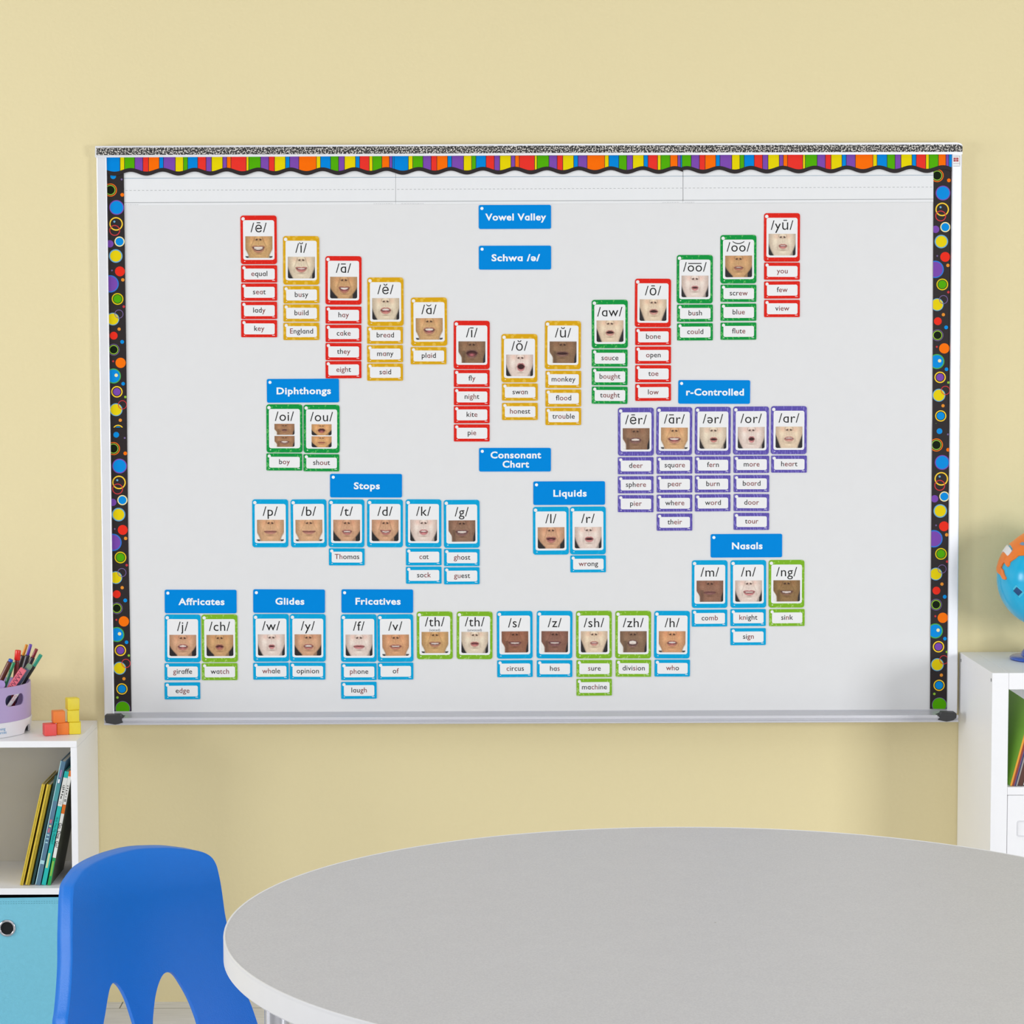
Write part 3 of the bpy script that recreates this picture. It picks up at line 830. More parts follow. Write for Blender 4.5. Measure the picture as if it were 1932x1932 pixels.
# colour, letters, x, y, face(s), words
SOUND = [
    ('red', '/ē/', 454.4, 407.3, ('A', .42, .17, 'full', .10, -.04, R_), 'wide toothy smile', [('equal', 'e', 500.6), ('seat', 'ea', 535), ('lady', 'y', 569.6), ('key', 'ey', 604)], 455.4),
    ('yellow', '/ĭ/', 534.5, 446, ('B', .37, .09, 'teeth', .08, 0, Y_), 'half smile', [('busy', 'u', 540), ('build', 'ui', 574.5), ('England', 'E', 609.2)], 535),
    ('red', '/ɑ̄/', 614.3, 483.8, ('C', .36, .15, 'teeth', .10, .05, R_), 'open smile', [('hay', 'ay', 578.4), ('cake', 'a-e', 612.9), ('they', 'ey', 647.4), ('eight', 'eigh', 681.4)], 614.5),
    ('yellow', '/ĕ/', 693.6, 524, ('B', .34, .14, 'teeth', 0, 0, Y_), 'parted red lips', [('bread', 'ea', 616.4), ('many', 'a', 651.4), ('said', 'ai', 686)], 693),
    ('yellow', '/ɑ̆/', 775.7, 561.7, ('A', .38, .17, 'teeth', .04, 0, Y_), 'open mouth', [('plaid', 'ai', 655)], 775),
    ('red', '/ī/', 856.2, 605.5, ('D', .40, .24, 'tongue', .03, 0, Y_), 'wide open mouth', [('fly', 'y', 697.9), ('night', 'igh', 732.4), ('kite', 'i-e', 766.2), ('pie', 'ie', 800.7)], 856.5),
    ('yellow', '/ŏ/', 946.2, 630.5, ('B', .26, .22, 'dark', 0, .10, N_), 'dark open mouth', [('swan', 'a', 723.6), ('honest', 'ho', 760.2)], 947.3),
    ('yellow', '/ŭ/', 1028.2, 605.7, ('D', .42, .10, 'dark', 0, -.05, Y_), 'slightly open mouth', [('monkey', 'o', 699.7), ('flood', 'oo', 735), ('trouble', 'ou', 769.7)], 1029.2),
    ('green', '/ɑw/', 1116.7, 566, ('E', .28, .11, 'dark', -.02, 0, N_), 'rounded open lips', [('sauce', 'au', 659.4), ('bought', 'ough', 694.4), ('taught', 'augh', 729.6)], 1116.7),
    ('red', '/ō/', 1198, 526.2, ('E', .28, .11, 'dark', -.02, .05, N_), 'rounded lips', [('bone', 'o-e', 619), ('open', 'o', 654), ('toe', 'oe', 689), ('low', 'ow', 724)], 1198.6),
    ('green', '/oo/', 1277, 481.5, ('B', .22, .07, 'dark', 0, 0, N_), 'small pursed lips', [('bush', 'u', 574.8), ('could', 'oul', 610)], 1277.6),
    ('green', '/oo/', 1359.3, 443.8, ('C', .30, .06, 'teeth', 0, 0, R_), 'nearly closed lips', [('screw', 'ew', 537.3), ('blue', 'ue', 573), ('flute', 'u-e', 608.7)], 1359.6),
    ('red', '/yū/', 1441.4, 402.7, ('B', .27, .07, 'teeth', 0, .06, G_), 'pouting lips', [('you', 'you', 495.6), ('few', 'ew', 531), ('view', 'iew', 566)], 1441.7),
    ('green', '/oi/', 503, 763, None, 'two stacked mouth photos', [('boy', 'oy', 855.5)], 502.9),
    ('green', '/ou/', 573, 763.8, None, 'two stacked mouth photos', [('shout', 'ou', 857)], 572.8),
    ('purple', '/ēr/', 1166, 769.2, ('D', .38, .13, 'full', 0, -.05, V_), 'teeth showing', [('deer', 'eer', 862.5), ('sphere', 'ere', 898.4), ('pier', 'ier', 934.2)], 1165.8),
    ('purple', '/ɑ̄r/', 1238.2, 768, ('A', .42, .14, 'teeth', .06, 0, V_), 'toothy smile', [('square', 'are', 861.5), ('pear', 'ear', 897.2), ('where', 'ere', 933), ('their', 'eir', 968.9)], 1239),
    ('purple', '/ər/', 1311, 767.6, ('B', .24, .09, 'dark', 0, .05, G_), 'small open lips', [('fern', 'er', 861), ('burn', 'ur', 896.8), ('word', 'or', 932.5)], 1311),
    ('purple', '/or/', 1383.1, 767, ('B', .20, .14, 'dark', 0, .03, N_), 'small round mouth', [('more', 'ore', 860), ('board', 'oar', 896.2), ('door', 'oor', 932), ('tour', 'our', 967.5)], 1384),
    ('purple', '/ɑr/', 1454.4, 766.2, ('E', .31, .08, 'teeth', -.02, 0, N_), 'gently parted lips', [('heart', 'ear', 859.5)], 1455),
    ('cyan', '/p/', 476.2, 942, ('A', .40, .02, 'dark', .02, 0, N_), 'closed lips', [], 0),
    ('cyan', '/b/', 548.8, 942, ('A', .42, .02, 'dark', .04, 0, N_), 'closed lips', [], 0),
    ('cyan', '/t/', 620, 942, ('C', .32, .09, 'full', .03, .03, N_), 'teeth showing', [('Thomas', 'Th', 1034.5)], 620.7),
    ('cyan', '/d/', 692.6, 942, ('C', .35, .08, 'full', .10, .04, N_), 'smile with teeth', [], 0),
    ('cyan', '/k/', 765.2, 942, ('B', .28, .10, 'teeth', 0, 0, N_), 'red parted lips', [('cat', 'c', 1034.5), ('sock', 'ck', 1069)], 766),
    ('cyan', '/g/', 837.4, 943, ('D', .42, .13, 'full', .06, 0, N_), 'teeth showing', [('ghost', 'gh', 1035.7), ('guest', 'gu', 1070.2)], 837.7),
    ('cyan', '/l/', 1005.6, 956, ('C', .33, .13, 'tongue', .06, 0, N_), 'tongue visible', [], 0),
    ('cyan', '/r/', 1075.4, 955.5, ('B', .28, .10, 'dark', 0, .08, N_), 'red parted lips', [('wrong', 'wr', 1047.7)], 1076),
    ('cyan', '/m/', 1305.2, 1056.6, ('D', .40, .02, 'dark', 0, 0, (1, .94, .94)), 'closed lips', [('comb', 'mb', 1150)], 1305),
    ('cyan', '/n/', 1378, 1056.3, ('B', .38, .09, 'full', .05, .05, N_), 'smile', [('knight', 'kn', 1149), ('sign', 'gn', 1185)], 1377.8),
    ('lime', '/ng/', 1450, 1056, ('D', .43, .11, 'full', .08, 0, (1, 1.02, .80)), 'teeth showing', [('sink', 'n', 1149)], 1451),
    ('cyan', '/j/', 311, 1159, ('C', .33, .13, 'teeth', 0, 0, N_), 'open lips', [('giraffe', 'g', 1251), ('edge', 'dge', 1287.2)], 310.7),
    ('lime', '/ch/', 380.8, 1159, ('C', .27, .12, 'tongue', 0, -.02, R_), 'open lips', [('watch', 'tch', 1251)], 380.9),
    ('cyan', '/w/', 477.8, 1158, ('B', .20, .06, 'dark', 0, .03, N_), 'tightly pursed lips', [('whale', 'wh', 1250)], 477.8),
    ('cyan', '/y/', 547, 1158, ('C', .32, .10, 'full', 0, .04, N_), 'teeth showing', [('opinion', 'i', 1250)], 546.8),
    ('cyan', '/f/', 643.3, 1158.5, ('B', .36, .03, 'dark', 0, 0, N_), 'lip tucked under teeth', [('phone', 'ph', 1251), ('laugh', 'gh', 1286.2)], 643.6),
    ('cyan', '/v/', 712.3, 1158.5, ('A', .38, .08, 'full', .02, 0, (1, .94, .9)), 'teeth on lip', [('of', 'f', 1250)], 712.8),
    ('lime', '/th/', 786.5, 1153.3, ('A', .38, .10, 'full', .06, 0, R_), 'toothy smile', [], 0),
    ('lime', '/th/', 861.7, 1153.3, ('B', .28, .08, 'tongue', 0, 0, G_), 'tongue between lips', [], 0),
    ('cyan', '/s/', 937.4, 1152.3, ('D', .42, .09, 'full', .06, 0, (1.04, .92, .88)), 'teeth showing', [('circus', 'c', 1245.3)], 938),
    ('cyan', '/z/', 1012.5, 1152, ('D', .42, .09, 'full', .06, 0, (.96, .88, .92)), 'teeth showing', [('has', 's', 1245.3)], 1012.8),
    ('lime', '/sh/', 1086.8, 1152, ('E', .26, .07, 'teeth', 0, 0, N_), 'pushed out lips', [('sure', 's', 1245), ('machine', 'ch', 1280.3)], 1087.5),
    ('lime', '/zh/', 1160.8, 1152, ('D', .34, .20, 'full', 0, -.05, (.95, .98, .95)), 'bared teeth', [('division', 'si', 1244.6)], 1161.5),
    ('cyan', '/h/', 1234, 1152, ('A', .34, .12, 'teeth', 0, 0, (1, .94, .9)), 'open mouth', [('who', 'wh', 1244.3)], 1234.7),
]
PLAIN = {'ɑ̄': 'ā', 'ɑ̆': 'ă', 'ɑ': 'a'}
CNAME = {'cyan': 'light-blue', 'lime': 'lime-green'}


def macron(bm, x0, x1, z, t, y):
    flat(bm, [(x0, z), (x1, z), (x1, z+t), (x0, z+t)], y)


def breve(bm, cx, w, z, depth, t, y):
    n = 10; up = [(cx-w/2+w*k/n, z+depth*((2*k/n-1)**2)) for k in range(n+1)]
    for k in range(n):
        flat(bm, [up[k], up[k+1], (up[k+1][0], up[k+1][1]+t), (up[k][0], up[k][1]+t)], y)


def sound_letters(s):
    """black symbol mesh, centred, baseline z=0 (px sized)"""
    size = P_(25.4)
    body = s.replace('\u0304', '').replace('\u0306', '')
    marked = [i-1 for i, ch in enumerate(s) if ch in '\u0304\u0306']
    me = text_mesh(body, size, idx=[1 if i in marked else 0 for i in range(len(body))], spacing=1.06, nmat=2)
    bm = NB(); bm.from_mesh(me)
    if marked:
        xs = [v.co.x for f in bm.faces if f.material_index == 1 for v in f.verts]
        cx = (min(xs)+max(xs))/2
        if '\u0304' in s: macron(bm, cx-P_(4.4), cx+P_(4.4), P_(15.4), P_(1.8), 0)
        else: breve(bm, cx, P_(9), P_(14.2), P_(2.8), P_(1.8), 0)
    for f in bm.faces: f.material_index = 0
    bpy.data.meshes.remove(me)
    return bm


def bm_mesh(bm, name, mats):
    for f in bm.faces:
        f.normal_update()
        if f.normal.y > 0: f.normal_flip()
    me = bpy.data.meshes.new(name); bm.to_mesh(me); bm.free()
    for m in mats: me.materials.append(m)
    return me


def shift_mesh(me, dx, dy, dz):
    me.transform(Matrix.Translation((dx, dy, dz))); return me


def word_mask(word, part):
    m = [0]*len(word)
    if '-' in part:
        a, b = part.split('-'); m[word.index(a)] = 1; m[len(word)-1] = 1
    else:
        k = {'lady': 3, 'laugh': 3, 'opinion': 4, 'who': 0}.get(word, word.index(part))
        if word == 'opinion': k = 4
        for i in range(k, k+len(part)): m[i] = 1
    return m


oo_seen = 0; th_seen = 0
for n_, (colr, s, x, y, face, desc, words, wx) in enumerate(SOUND):
    plain = s
    for a, b in PLAIN.items(): plain = plain.replace(a, b)
    cn = CNAME.get(colr, colr)
    extra = ''
    if s == '/oo/':
        oo_seen += 1
        lab = '%s sound card reading "%s" with %s photo' % (cn, 'oo under a straight bar' if oo_seen == 1 else 'oo under a curved mark', desc)
    elif s == '/th/':
        th_seen += 1
        extra = '(voiced)' if th_seen == 1 else '(unvoiced)'
        lab = '%s sound card reading "/th/ %s" with %s photo' % (cn, extra, desc)
    else:
        lab = '%s sound card reading "%s" with %s photo' % (cn, plain, desc) if face else '%s sound card reading "%s" with %s' % (cn, plain, desc)
    r = card_root('sound_card', x, y, SW, SH, lab, 'card', 'sound cards with mouth photos', n_)
    child('card_back', with_mat(SND[0], CARD[colr]), r)
    child('white_panel', with_mat(SND[1], M_card_white), r)
    bm = sound_letters(s)
    zb = SH/2-31.0
    if th_seen and extra: zb = SH/2-28.0
    if s == '/oo/':
        if oo_seen == 1: macron(bm, P_(-12.5), P_(12.5), P_(14.2), P_(1.7), 0)
        else: breve(bm, 0, P_(22), P_(14.0), P_(4.0), P_(1.7), 0)
    if extra:
        t2 = text_mesh(extra, P_(6.4)); t2.transform(Matrix.Translation((0, 0, -P_(9.2)))); bm.from_mesh(t2); bpy.data.meshes.remove(t2)
    me = bm_mesh(bm, 'lettering', [M_ink]); shift_mesh(me, 0, -CT-0.0003, P_(zb))
    child('lettering', me, r)
    px0, px1 = -SW/2+8.8, SW/2-8.2; pz1 = SH/2-38.6; pz0 = -SH/2+11.6
    if face:
        k, mw, mh, fl_, sm, mx, ti = face
        pm = photo_mesh([face_pic(k, mw, mh, fl_, sm, mx, ti, seed=n_)], [(px0, px1, pz0, pz1)])
    else:
        if s == '/oi/': fs = [('D', .26, .05, 'dark', 0, 0), ('D', .42, .11, 'full', .06, 0)]
        else: fs = [('C', .34, .20, 'tongue', 0, 0), ('C', .32, .02, 'dark', 0, 0)]
        pm = photo_mesh([face_pic(k, mw, mh*1.4, fl_, sm, mx, (1.04, 1.02, .86) if k == 'C' else (1.15, 1.12, 1.0), nx=50, nz=28, seed=n_) for k, mw, mh, fl_, sm, mx in fs],
                        [(-18.8, 18.8, SH/2-57.4, SH/2-36.6), (-18.8, 18.8, SH/2-80.0, SH/2-59.4)])
    child('mouth_photo', pm, r)
    for wi, (w, part, wy) in enumerate(words):
        above = '"%s"' % plain if s not in ('/oo/',) else ('straight-barred oo' if oo_seen == 1 else 'curved-mark oo')
        wl = '%s word card reading "%s" below the %s card' % (cn, w, above)
        if w == 'Thomas': wl = 'light-blue word card, the only one below the "/t/" card'
        rw = card_root('word_card', wx, wy, WW, WH, wl, 'card', 'word cards under the sound cards', wi)
        child('card_back', with_mat(WRD[0], CARD[colr]), rw)
        child('white_panel', with_mat(WRD[1], M_card_white), rw)
        me = text_mesh(w.replace('a', 'ɑ'), P_(13.8), idx=word_mask(w, part), spacing=1.03, nmat=2, off=P_(0.07))
        me.materials.append(M_ink); me.materials.append(M_maroon); shift_mesh(me, P_(0.4), -CT-0.0003, P_(-4.0))
        child('lettering', me, rw)

HEAD = [('Vowel Valley', 903.8, 387, [(114, 0)]), ('Schwa /ə/', 904, 463.8, [(91, 0)]), ('Diphthongs', 504, 714.8, [(102, 0)]), ('r-Controlled', 1279.8, 717.2, [(109, 0)]),
        ('Consonant Chart', 904, 845, None), ('Stops', 623, 894, [(49, 0)]), ('Liquids', 1006.2, 908, [(63, 0)]), ('Nasals', 1340.5, 1007.2, [(58, 0)]),
        ('Affricates', 311, 1112.5, [(87, 0)]), ('Glides', 477.8, 1111.8, [(54.6, 0)]), ('Fricatives', 644.2, 1111.8, [(85.4, 0)])]
for i, (t, x, y, spec) in enumerate(HEAD):
    r = card_root('heading_card', x, y, HW, HH, 'blue heading card reading "%s" in bold white letters' % t, 'card', 'blue heading cards', i)
    child('card_back', with_mat(HED[0], CARD['blue']), r)
    child('number_dot', with_mat(HED[1], M_txtwhite), r)
    bm = NB()
    lines = [(t, spec[0][0], -6.2)] if spec else [('Consonant', 95.4, 3.0), ('Chart', 50, -14.4)]
    for body, wd, z in lines:
        t2 = text_mesh(body.replace('a', 'ɑ'), P_(17.6), off=P_(0.52), width=P_(wd), spacing=1.08)
        t2.transform(Matrix.Translation((P_(1.5), 0, P_(z)))); bm.from_mesh(t2); bpy.data.meshes.remove(t2)
    me = bm_mesh(bm, 'lettering', [M_txtwhite]); shift_mesh(me, 0, -CT-0.0003, 0)
    child('lettering', me, r)

# ------------------------------------------------------------------ left bookcase
YL = -0.276; TH = 0.0132
XR = -0.9270; ZT = 0.6122
XLB = XR-0.632
bc = empty('bookcase', ((XR+XLB)/2, YL/2, 0), 'low white two-tier bookcase on the left, with lavender caddy on top', 'bookcase')
bm = NB(); box(bm, XLB, XR-0.0004, YL, -0.0015, ZT-TH, ZT, 0.0006); obj('top_panel', bm, M_white_lam, bc)
bm = NB(); box(bm, XR-TH, XR, YL+0.0003, -0.0015, 0.0, ZT-TH-0.0002, 0.0006); obj('side_panel', bm, M_white_lam, bc)
bm = NB(); box(bm, XLB, XLB+TH, YL+0.0003, -0.0015, 0.0, ZT-TH-0.0002, 0.0006); obj('side_panel', bm, M_white_lam, bc)
xm = (XR+XLB)/2
bm = NB(); box(bm, xm-TH/2, xm+TH/2, YL+0.0006, -0.010, 0.0122, ZT-TH-0.0002, 0.0006); obj('divider', bm, M_white_lam, bc)
for a, b in ((XLB+TH, xm-TH/2), (xm+TH/2, XR-TH)):
    bm = NB(); box(bm, a+.0001, b-.0001, YL+0.0004, -0.010, 0.3102-TH, 0.3102, 0.0006); obj('shelf', bm, M_white_lam, bc)
    bm = NB(); box(bm, a+.0001, b-.0001, YL+0.0004, -0.010, 0.001, 0.012, 0.0006); obj('bottom_panel', bm, M_white_lam, bc)
bm = NB(); box(bm, XLB+TH+.0002, XR-TH-.0002, -0.0095, -0.004, 0.001, ZT-TH-.0002); obj('back_panel', bm, mat('back_panel_white', (226, 222, 212), 0.6), bc)

# fabric bin in the lower cell
xa, xb = xm+TH/2+0.004, XR-TH-0.006
M_teal = mat('teal_fabric', (128, 204, 226), 0.9, spec=0.15, vary=0.05, vscale=120, bump=0.5, bscale=900)
M_tdark = mat('bin_lining', (14, 16, 20), 0.9)
bn = empty('fabric_bin', ((xa+xb)/2, YL/2, 0.0125), 'turquoise fabric storage bin with metal grommet in the left bookcase', 'storage bin')
bm = NB(); yf, yk = YL+0.006, -0.014; zlo, zhi = 0.0125, 0.2880
t = 0.004
for q in ((xa, xb, yf, yf+t), (xa, xb, yk-t, yk), (xa, xa+t, yf+t, yk-t), (xb-t, xb, yf+t, yk-t)): box(bm, *q, zlo, zhi, 0.0012)
box(bm, xa, xb, yf, yk, zlo, zlo+t)
# gently sagging top hem at the front
for v in bm.verts:
    if v.co.z > zhi-0.01 and v.co.y < yf+0.006: v.co.z += 0.0028*((v.co.x-xa)/(xb-xa)) - 0.0005
obj('bin_body', bm, M_teal, bn)
bm = NB()
for q in ((xa+t+.0003, xb-t-.0003, yf+t+.0003, yf+t+.0013), (xa+t+.0003, xb-t-.0003, yk-t-.0013, yk-t-.0003), (xa+t+.0003, xa+t+.0013, yf+t+.002, yk-t-.002), (xb-t-.0013, xb-t-.0003, yf+t+.002, yk-t-.002)):
    box(bm, *q, zlo+t+.001, zhi-0.001)
box(bm, xa+t+.002, xb-t-.002, yf+t+.002, yk-t-.002, zlo+t+.0003, zlo+t+.001)
obj('lining', bm, M_tdark, bn)
bm = NB()
for dz in (0.0085, 0.0125):
    x = xa+0.004
    while x < xb-0.004:
        zz = zhi-dz+0.0028*((x-xa)/(xb-xa)); box(bm, x, x+0.003, yf-0.0004, yf+0.0002, zz, zz+0.0006); x += 0.0052
obj('stitching', bm, mat('teal_thread', (70, 140, 160), 0.8), bn)
g = W(13.6, 1751, yf)
bm = NB(); n = 40; prof = [(0.0128, 0.001), (0.0126, -0.0022), (0.0140, -0.0034), (0.0165, -0.0030), (0.0178, -0.0012), (0.0179, 0.0006)]
rings = [[bm.verts.new((g.x+r*math.cos(2*math.pi*k/n), yf+dy, g.z+r*math.sin(2*math.pi*k/n))) for k in range(n)] for r, dy in prof]
for i in range(len(rings)-1):
    for k in range(n): bm.faces.new((rings[i][k], rings[i][(k+1) % n], rings[i+1][(k+1) % n], rings[i+1][k]))
gr = obj('grommet', bm, M_chrome, bn, smooth=True); gr['label'] = 'round polished metal grommet'
bm = NB(); prism(bm, [(g.x+0.0129*math.cos(2*math.pi*k/n), yf-0.0006, g.z+0.0129*math.sin(2*math.pi*k/n)) for k in range(n)], (0, 0.0005, 0))
o = obj('grommet_hole', bm, M_tdark, gr)

# ------------------------------------------------------------------ picture books leaning in the left bookcase
M_pages = mat('book_pages', (232, 226, 208), 0.8, vary=0.06, vscale=400)
ZS = 0.3104
GB = 'thin picture books leaning in the left bookcase'


def book(name, TL, TR, BR, BL, Yf, depth, cover, label, prints=(), group=GB, lean_pages=True):
    """leaning book; pixel corners of the spine give its lean, thickness and height"""
    tl, tr, br, bl = [W(p[0], p[1], Yf) for p in (TL, TR, BR, BL)]
    base = bl.copy()
    up = ((tl-bl)+(tr-br)).normalized(); hgt = ((tl-bl).length+(tr-br).length)/2
    th = max(0.0026, abs((br-bl).dot(Vector((up.z, 0, -up.x)))))
    rt = Vector((up.z, 0, -up.x))
    low = min(base.z, (base+rt*th).z)
    base.z += ZS_cur[0]-low
    r = empty(name, (base.x, Yf+depth/2, ZS_cur[0]), label, 'book', group)

    def pt(u, v, y): return base+rt*u+up*v+Vector((0, y, 0))

    def slab(bm, u0, u1, v0, v1, y0, y1, mi=0):
        vs = [bm.verts.new(pt(u, v, y)) for u in (u0, u1) for y in (y0, y1) for v in (v0, v1)]
        for q in ((0, 1, 3, 2), (4, 6, 7, 5), (0, 4, 5, 1), (2, 3, 7, 6), (0, 2, 6, 4), (1, 5, 7, 3)):
            bm.faces.new([vs[i] for i in q]).material_index = mi
    c = min(0.0012, th*0.25)
    bm = NB()
    slab(bm, 0, c, 0, hgt, 0.0008, depth); slab(bm, th-c, th, 0, hgt, 0.0008, depth); slab(bm, 0, th, 0, hgt, 0, 0.0012)
    obj('cover', bm, cover, r)
    bm = NB(); slab(bm, c+.0001, th-c-.0001, 0.002, hgt-0.003, 0.0015, depth-0.003); obj('pages', bm, M_pages, r)
    bm = NB(); ms = []; k = 0
    for (a, b, u0, u1, m) in prints:
        k += 1; y = -0.0003-0.00006*k
        big = abs(b-a) > 0.045
        B = NB() if big else bm
        f = B.faces.new([B.verts.new(pt(th*u, hgt*v, y)) for u, v in ((u0, 1-a), (u0, 1-b), (u1, 1-b), (u1, 1-a))])
        if big: obj('spine_panel', B, m, r)
        else:
            if m not in ms: ms.append(m)
            f.material_index = ms.index(m)
    if len(bm.faces): obj('spine_print', bm, ms, r, recalc=False)
    else: bm.free()
    r_info = dict(base=base, up=up, rt=rt, h=hgt, th=th, r=r)
    return r_info


def spine_text(b, body, v0, size, m, u=0.5, width=None, name='spine_lettering', xs=1.0):
    """letters read downwards along the spine, starting v0 (0 top..1 bottom)"""
    me = text_mesh(body, size, align='LEFT', xs=xs, width=width)
    n = len(me.vertices)
    for v in me.vertices:
        x, z = v.co.x, v.co.z
        p = b['base']+b['up']*(b['h']*(1-v0)-x)+b['rt']*(b['th']*u+z-size*0.33)
        v.co = (p.x, b['yf']-0.0014, p.z)
    finish(name, me, m, b['r'])


ZS_cur = [ZS]
M_gold = mat('gold_foil', (226, 196, 66), 0.38, metal=0.25, vary=0.22, vscale=260)
M_gold2 = mat('olive_gold', (160, 140, 24), 0.45, metal=0.2, vary=0.25, vscale=260)
M_dk = mat('book_dark_teal', (44, 92, 92), 0.5, vary=0.2, vscale=60)
M_slate = mat('book_slate_blue', (84, 122, 148), 0.45, vary=0.1, vscale=60)
M_lcy = mat('book_pale_cyan', (170, 216, 224), 0.45)
M_aqua = mat('book_aqua', (20, 184, 176), 0.45)
M_bwhite = mat('book_white', (232, 232, 226), 0.45)
M_bor = mat('book_orange', (226, 112, 14), 0.45)
M_bgr = mat('book_green', (24, 160, 84), 0.45)
M_brn = mat('book_brown', (84, 44, 30), 0.55)
M_cream = mat('book_cream', (206, 222, 160), 0.5)
M_lime = mat('book_lime', (140, 190, 70), 0.5)
M_teal2 = mat('book_mid_teal', (70, 150, 154), 0.5)
M_lil = mat('book_lilac', (168, 130, 176), 0.5)
M_rose = mat('book_rose', (190, 110, 130), 0.5)
M_tealtxt = mat('ink_deep_teal', (4, 86, 88), 0.5)
Yk = YL+0.026
b1 = book('picture_book', (79.5, 1479), (84.7, 1478.5), (43.4, 1669), (37.4, 1669), Yk, 0.165, M_gold, 'leftmost picture book on the shelf, narrow gold foil spine',
          [(0, 1, .42, .58, M_gold2)])
b2 = book('picture_book', (88.3, 1480), (97, 1479), (56, 1669), (47.5, 1669), Yk, 0.165, M_gold2, 'second picture book from left, wider gold and olive spine',
          [(0, 1, .04, .42, M_gold), (0, 1, .72, .8, M_gold)])
b3 = book('picture_book', (103.6, 1464), (108.2, 1463), (63.6, 1669), (59, 1669), Yk+0.006, 0.17, M_dk, 'dark teal picture book between gold spine and slate-blue spine')
b4 = book('picture_book', (115.3, 1436), (123.4, 1436.5), (76, 1669.5), (66.5, 1669.5), Yk, 0.19, M_slate, 'tallest leaning picture book with slate-blue spine and pale edge',
          [(0, 1, 0, .16, M_lcy), (.07, .13, .35, .7, M_lil), (.145, .175, .3, .62, M_txtwhite), (.18, .32, .2, .95, M_teal2), (.47, .50, .3, .75, M_rose),
           (.515, .53, .35, .8, M_cream), (.54, .575, .3, .7, M_rose), (.59, .60, .3, .8, M_lcy), (.62, .63, .3, .8, M_lcy), (.65, .66, .3, .8, M_lcy), (.80, .83, .1, .9, M_lcy)])
b5 = book('picture_book', (122.6, 1455.5), (130.0, 1456.5), (86.6, 1670), (78.3, 1670), Yk, 0.16, M_aqua, 'aqua and white spined picture book right of the slate-blue one',
          [(.055, .305, 0, 1, M_bwhite), (.85, .72, .12, .62, M_cream), (.12, .125, .2, .7, M_ink), (.135, .142, .15, .75, M_ink), (.15, .158, .3, .8, M_ink), (.17, .185, .4, .7, M_ink),
           (.20, .207, .25, .8, M_ink), (.215, .24, .3, .5, M_ink), (.265, .27, .2, .8, M_grey_line), (.28, .285, .2, .8, M_grey_line)])
b6 = book('picture_book', (131.8, 1455), (136.0, 1453.5), (95.6, 1670), (89.4, 1670), Yk, 0.16, mat('book_shaded_olive', (84, 88, 70), 0.5), 'white spined picture book with green base at right end of row',  # cover colour darkened to carry the shade on its right board
          [(0, 1, 0, 1, M_bwhite), (0, .05, 0, 1, M_bor), (.295, .375, 0, 1, M_bor), (.76, 1, 0, 1, M_bgr), (.79, .92, .2, .7, M_lime), (.13, .137, .2, .7, M_ink), (.15, .157, .3, .8, M_ink), (.17, .178, .2, .6, M_ink),
           (.19, .21, .4, .6, M_ink), (.225, .23, .3, .7, M_ink), (.25, .256, .2, .8, M_ink), (.262, .268, .2, .8, M_ink)])
for b in (b5, b6): b['yf'] = Yk
spine_text(b6, 'Go, Dog. Go!', 0.455, 0.0094, M_ink, u=0.48)
spine_text(b5, 'Are You My Mother?', 0.40, 0.0066, M_tealtxt, u=0.5)

# ------------------------------------------------------------------ lavender caddy with pens on the left bookcase
CXY = (-1.181, -0.144)
M_lav = mat('lavender_plastic', (190, 170, 216), 0.35, spec=0.4)
M_lavd = mat('purple_plastic', (112, 70, 150), 0.4)
M_wplast = mat('white_plastic', (240, 240, 244), 0.35)
cd = empty('desk_caddy', (CXY[0], CXY[1], ZT), 'round lavender desk caddy on white base, filled with pens', 'desk caddy')
RB = 0.1385


def cut_mesh(bm, cutters):
    """boolean-subtract cutter bmeshes and hand back a bmesh"""
    bmesh.ops.recalc_face_normals(bm, faces=bm.faces)
    me = bpy.data.meshes.new('tmp_a'); bm.to_mesh(me); bm.free()
    o = bpy.data.objects.new('tmp_a', me); COL.objects.link(o); cs = []
    for cb in cutters:
        bmesh.ops.recalc_face_normals(cb, faces=cb.faces)
        cm = bpy.data.meshes.new('tmp_b'); cb.to_mesh(cm); cb.free()
        co = bpy.data.objects.new('tmp_b', cm); COL.objects.link(co); cs.append(co)
        md = o.modifiers.new('cut', 'BOOLEAN'); md.operation = 'DIFFERENCE'; md.solver = 'EXACT'; md.object = co
    dg = bpy.context.evaluated_depsgraph_get(); dg.update()
    m2 = bpy.data.meshes.new_from_object(o.evaluated_get(dg))
    for x in cs+[o]:
        m = x.data; bpy.data.objects.remove(x); bpy.data.meshes.remove(m)
    out = NB(); out.from_mesh(m2); bpy.data.meshes.remove(m2)
    return out


bm = NB(); lathe(bm, (CXY[0], CXY[1], ZT), [(RB-.008, .0006), (RB-.0045, .0006), (RB-.0035, .002), (RB-.0002, .029), (RB-.002, .031), (.002, .031)], 120)
lathe(bm, (CXY[0], CXY[1], ZT), [(RB-.008, .0006), (RB-.0055, .027), (.002, .027)], 120)
bmesh.ops.remove_doubles(bm, verts=bm.verts, dist=1e-5)
cuts = []
for ad in (-7, 83, 173, 263):                                # arched feet cut out of the rim
    cb = NB(); a = math.radians(ad); ca, sa = math.cos(a), math.sin(a); w = 0.020
    arc = [(-w, -0.002), (w, -0.002)]+[(w*math.cos(math.pi*k/10), 0.017*math.sin(math.pi*k/10)) for k in range(11)]
    pts = [(CXY[0]+(RB-.02)*ca-sa*u, CXY[1]+(RB-.02)*sa+ca*u, ZT+z) for u, z in arc]
    prism(cb, pts, (0.04*ca, 0.04*sa, 0)); cuts.append(cb)
bm = cut_mesh(bm, cuts)
base = obj('base', bm, M_wplast, cd, smooth=True, angle=30); base['label'] = 'white round base with arched feet'


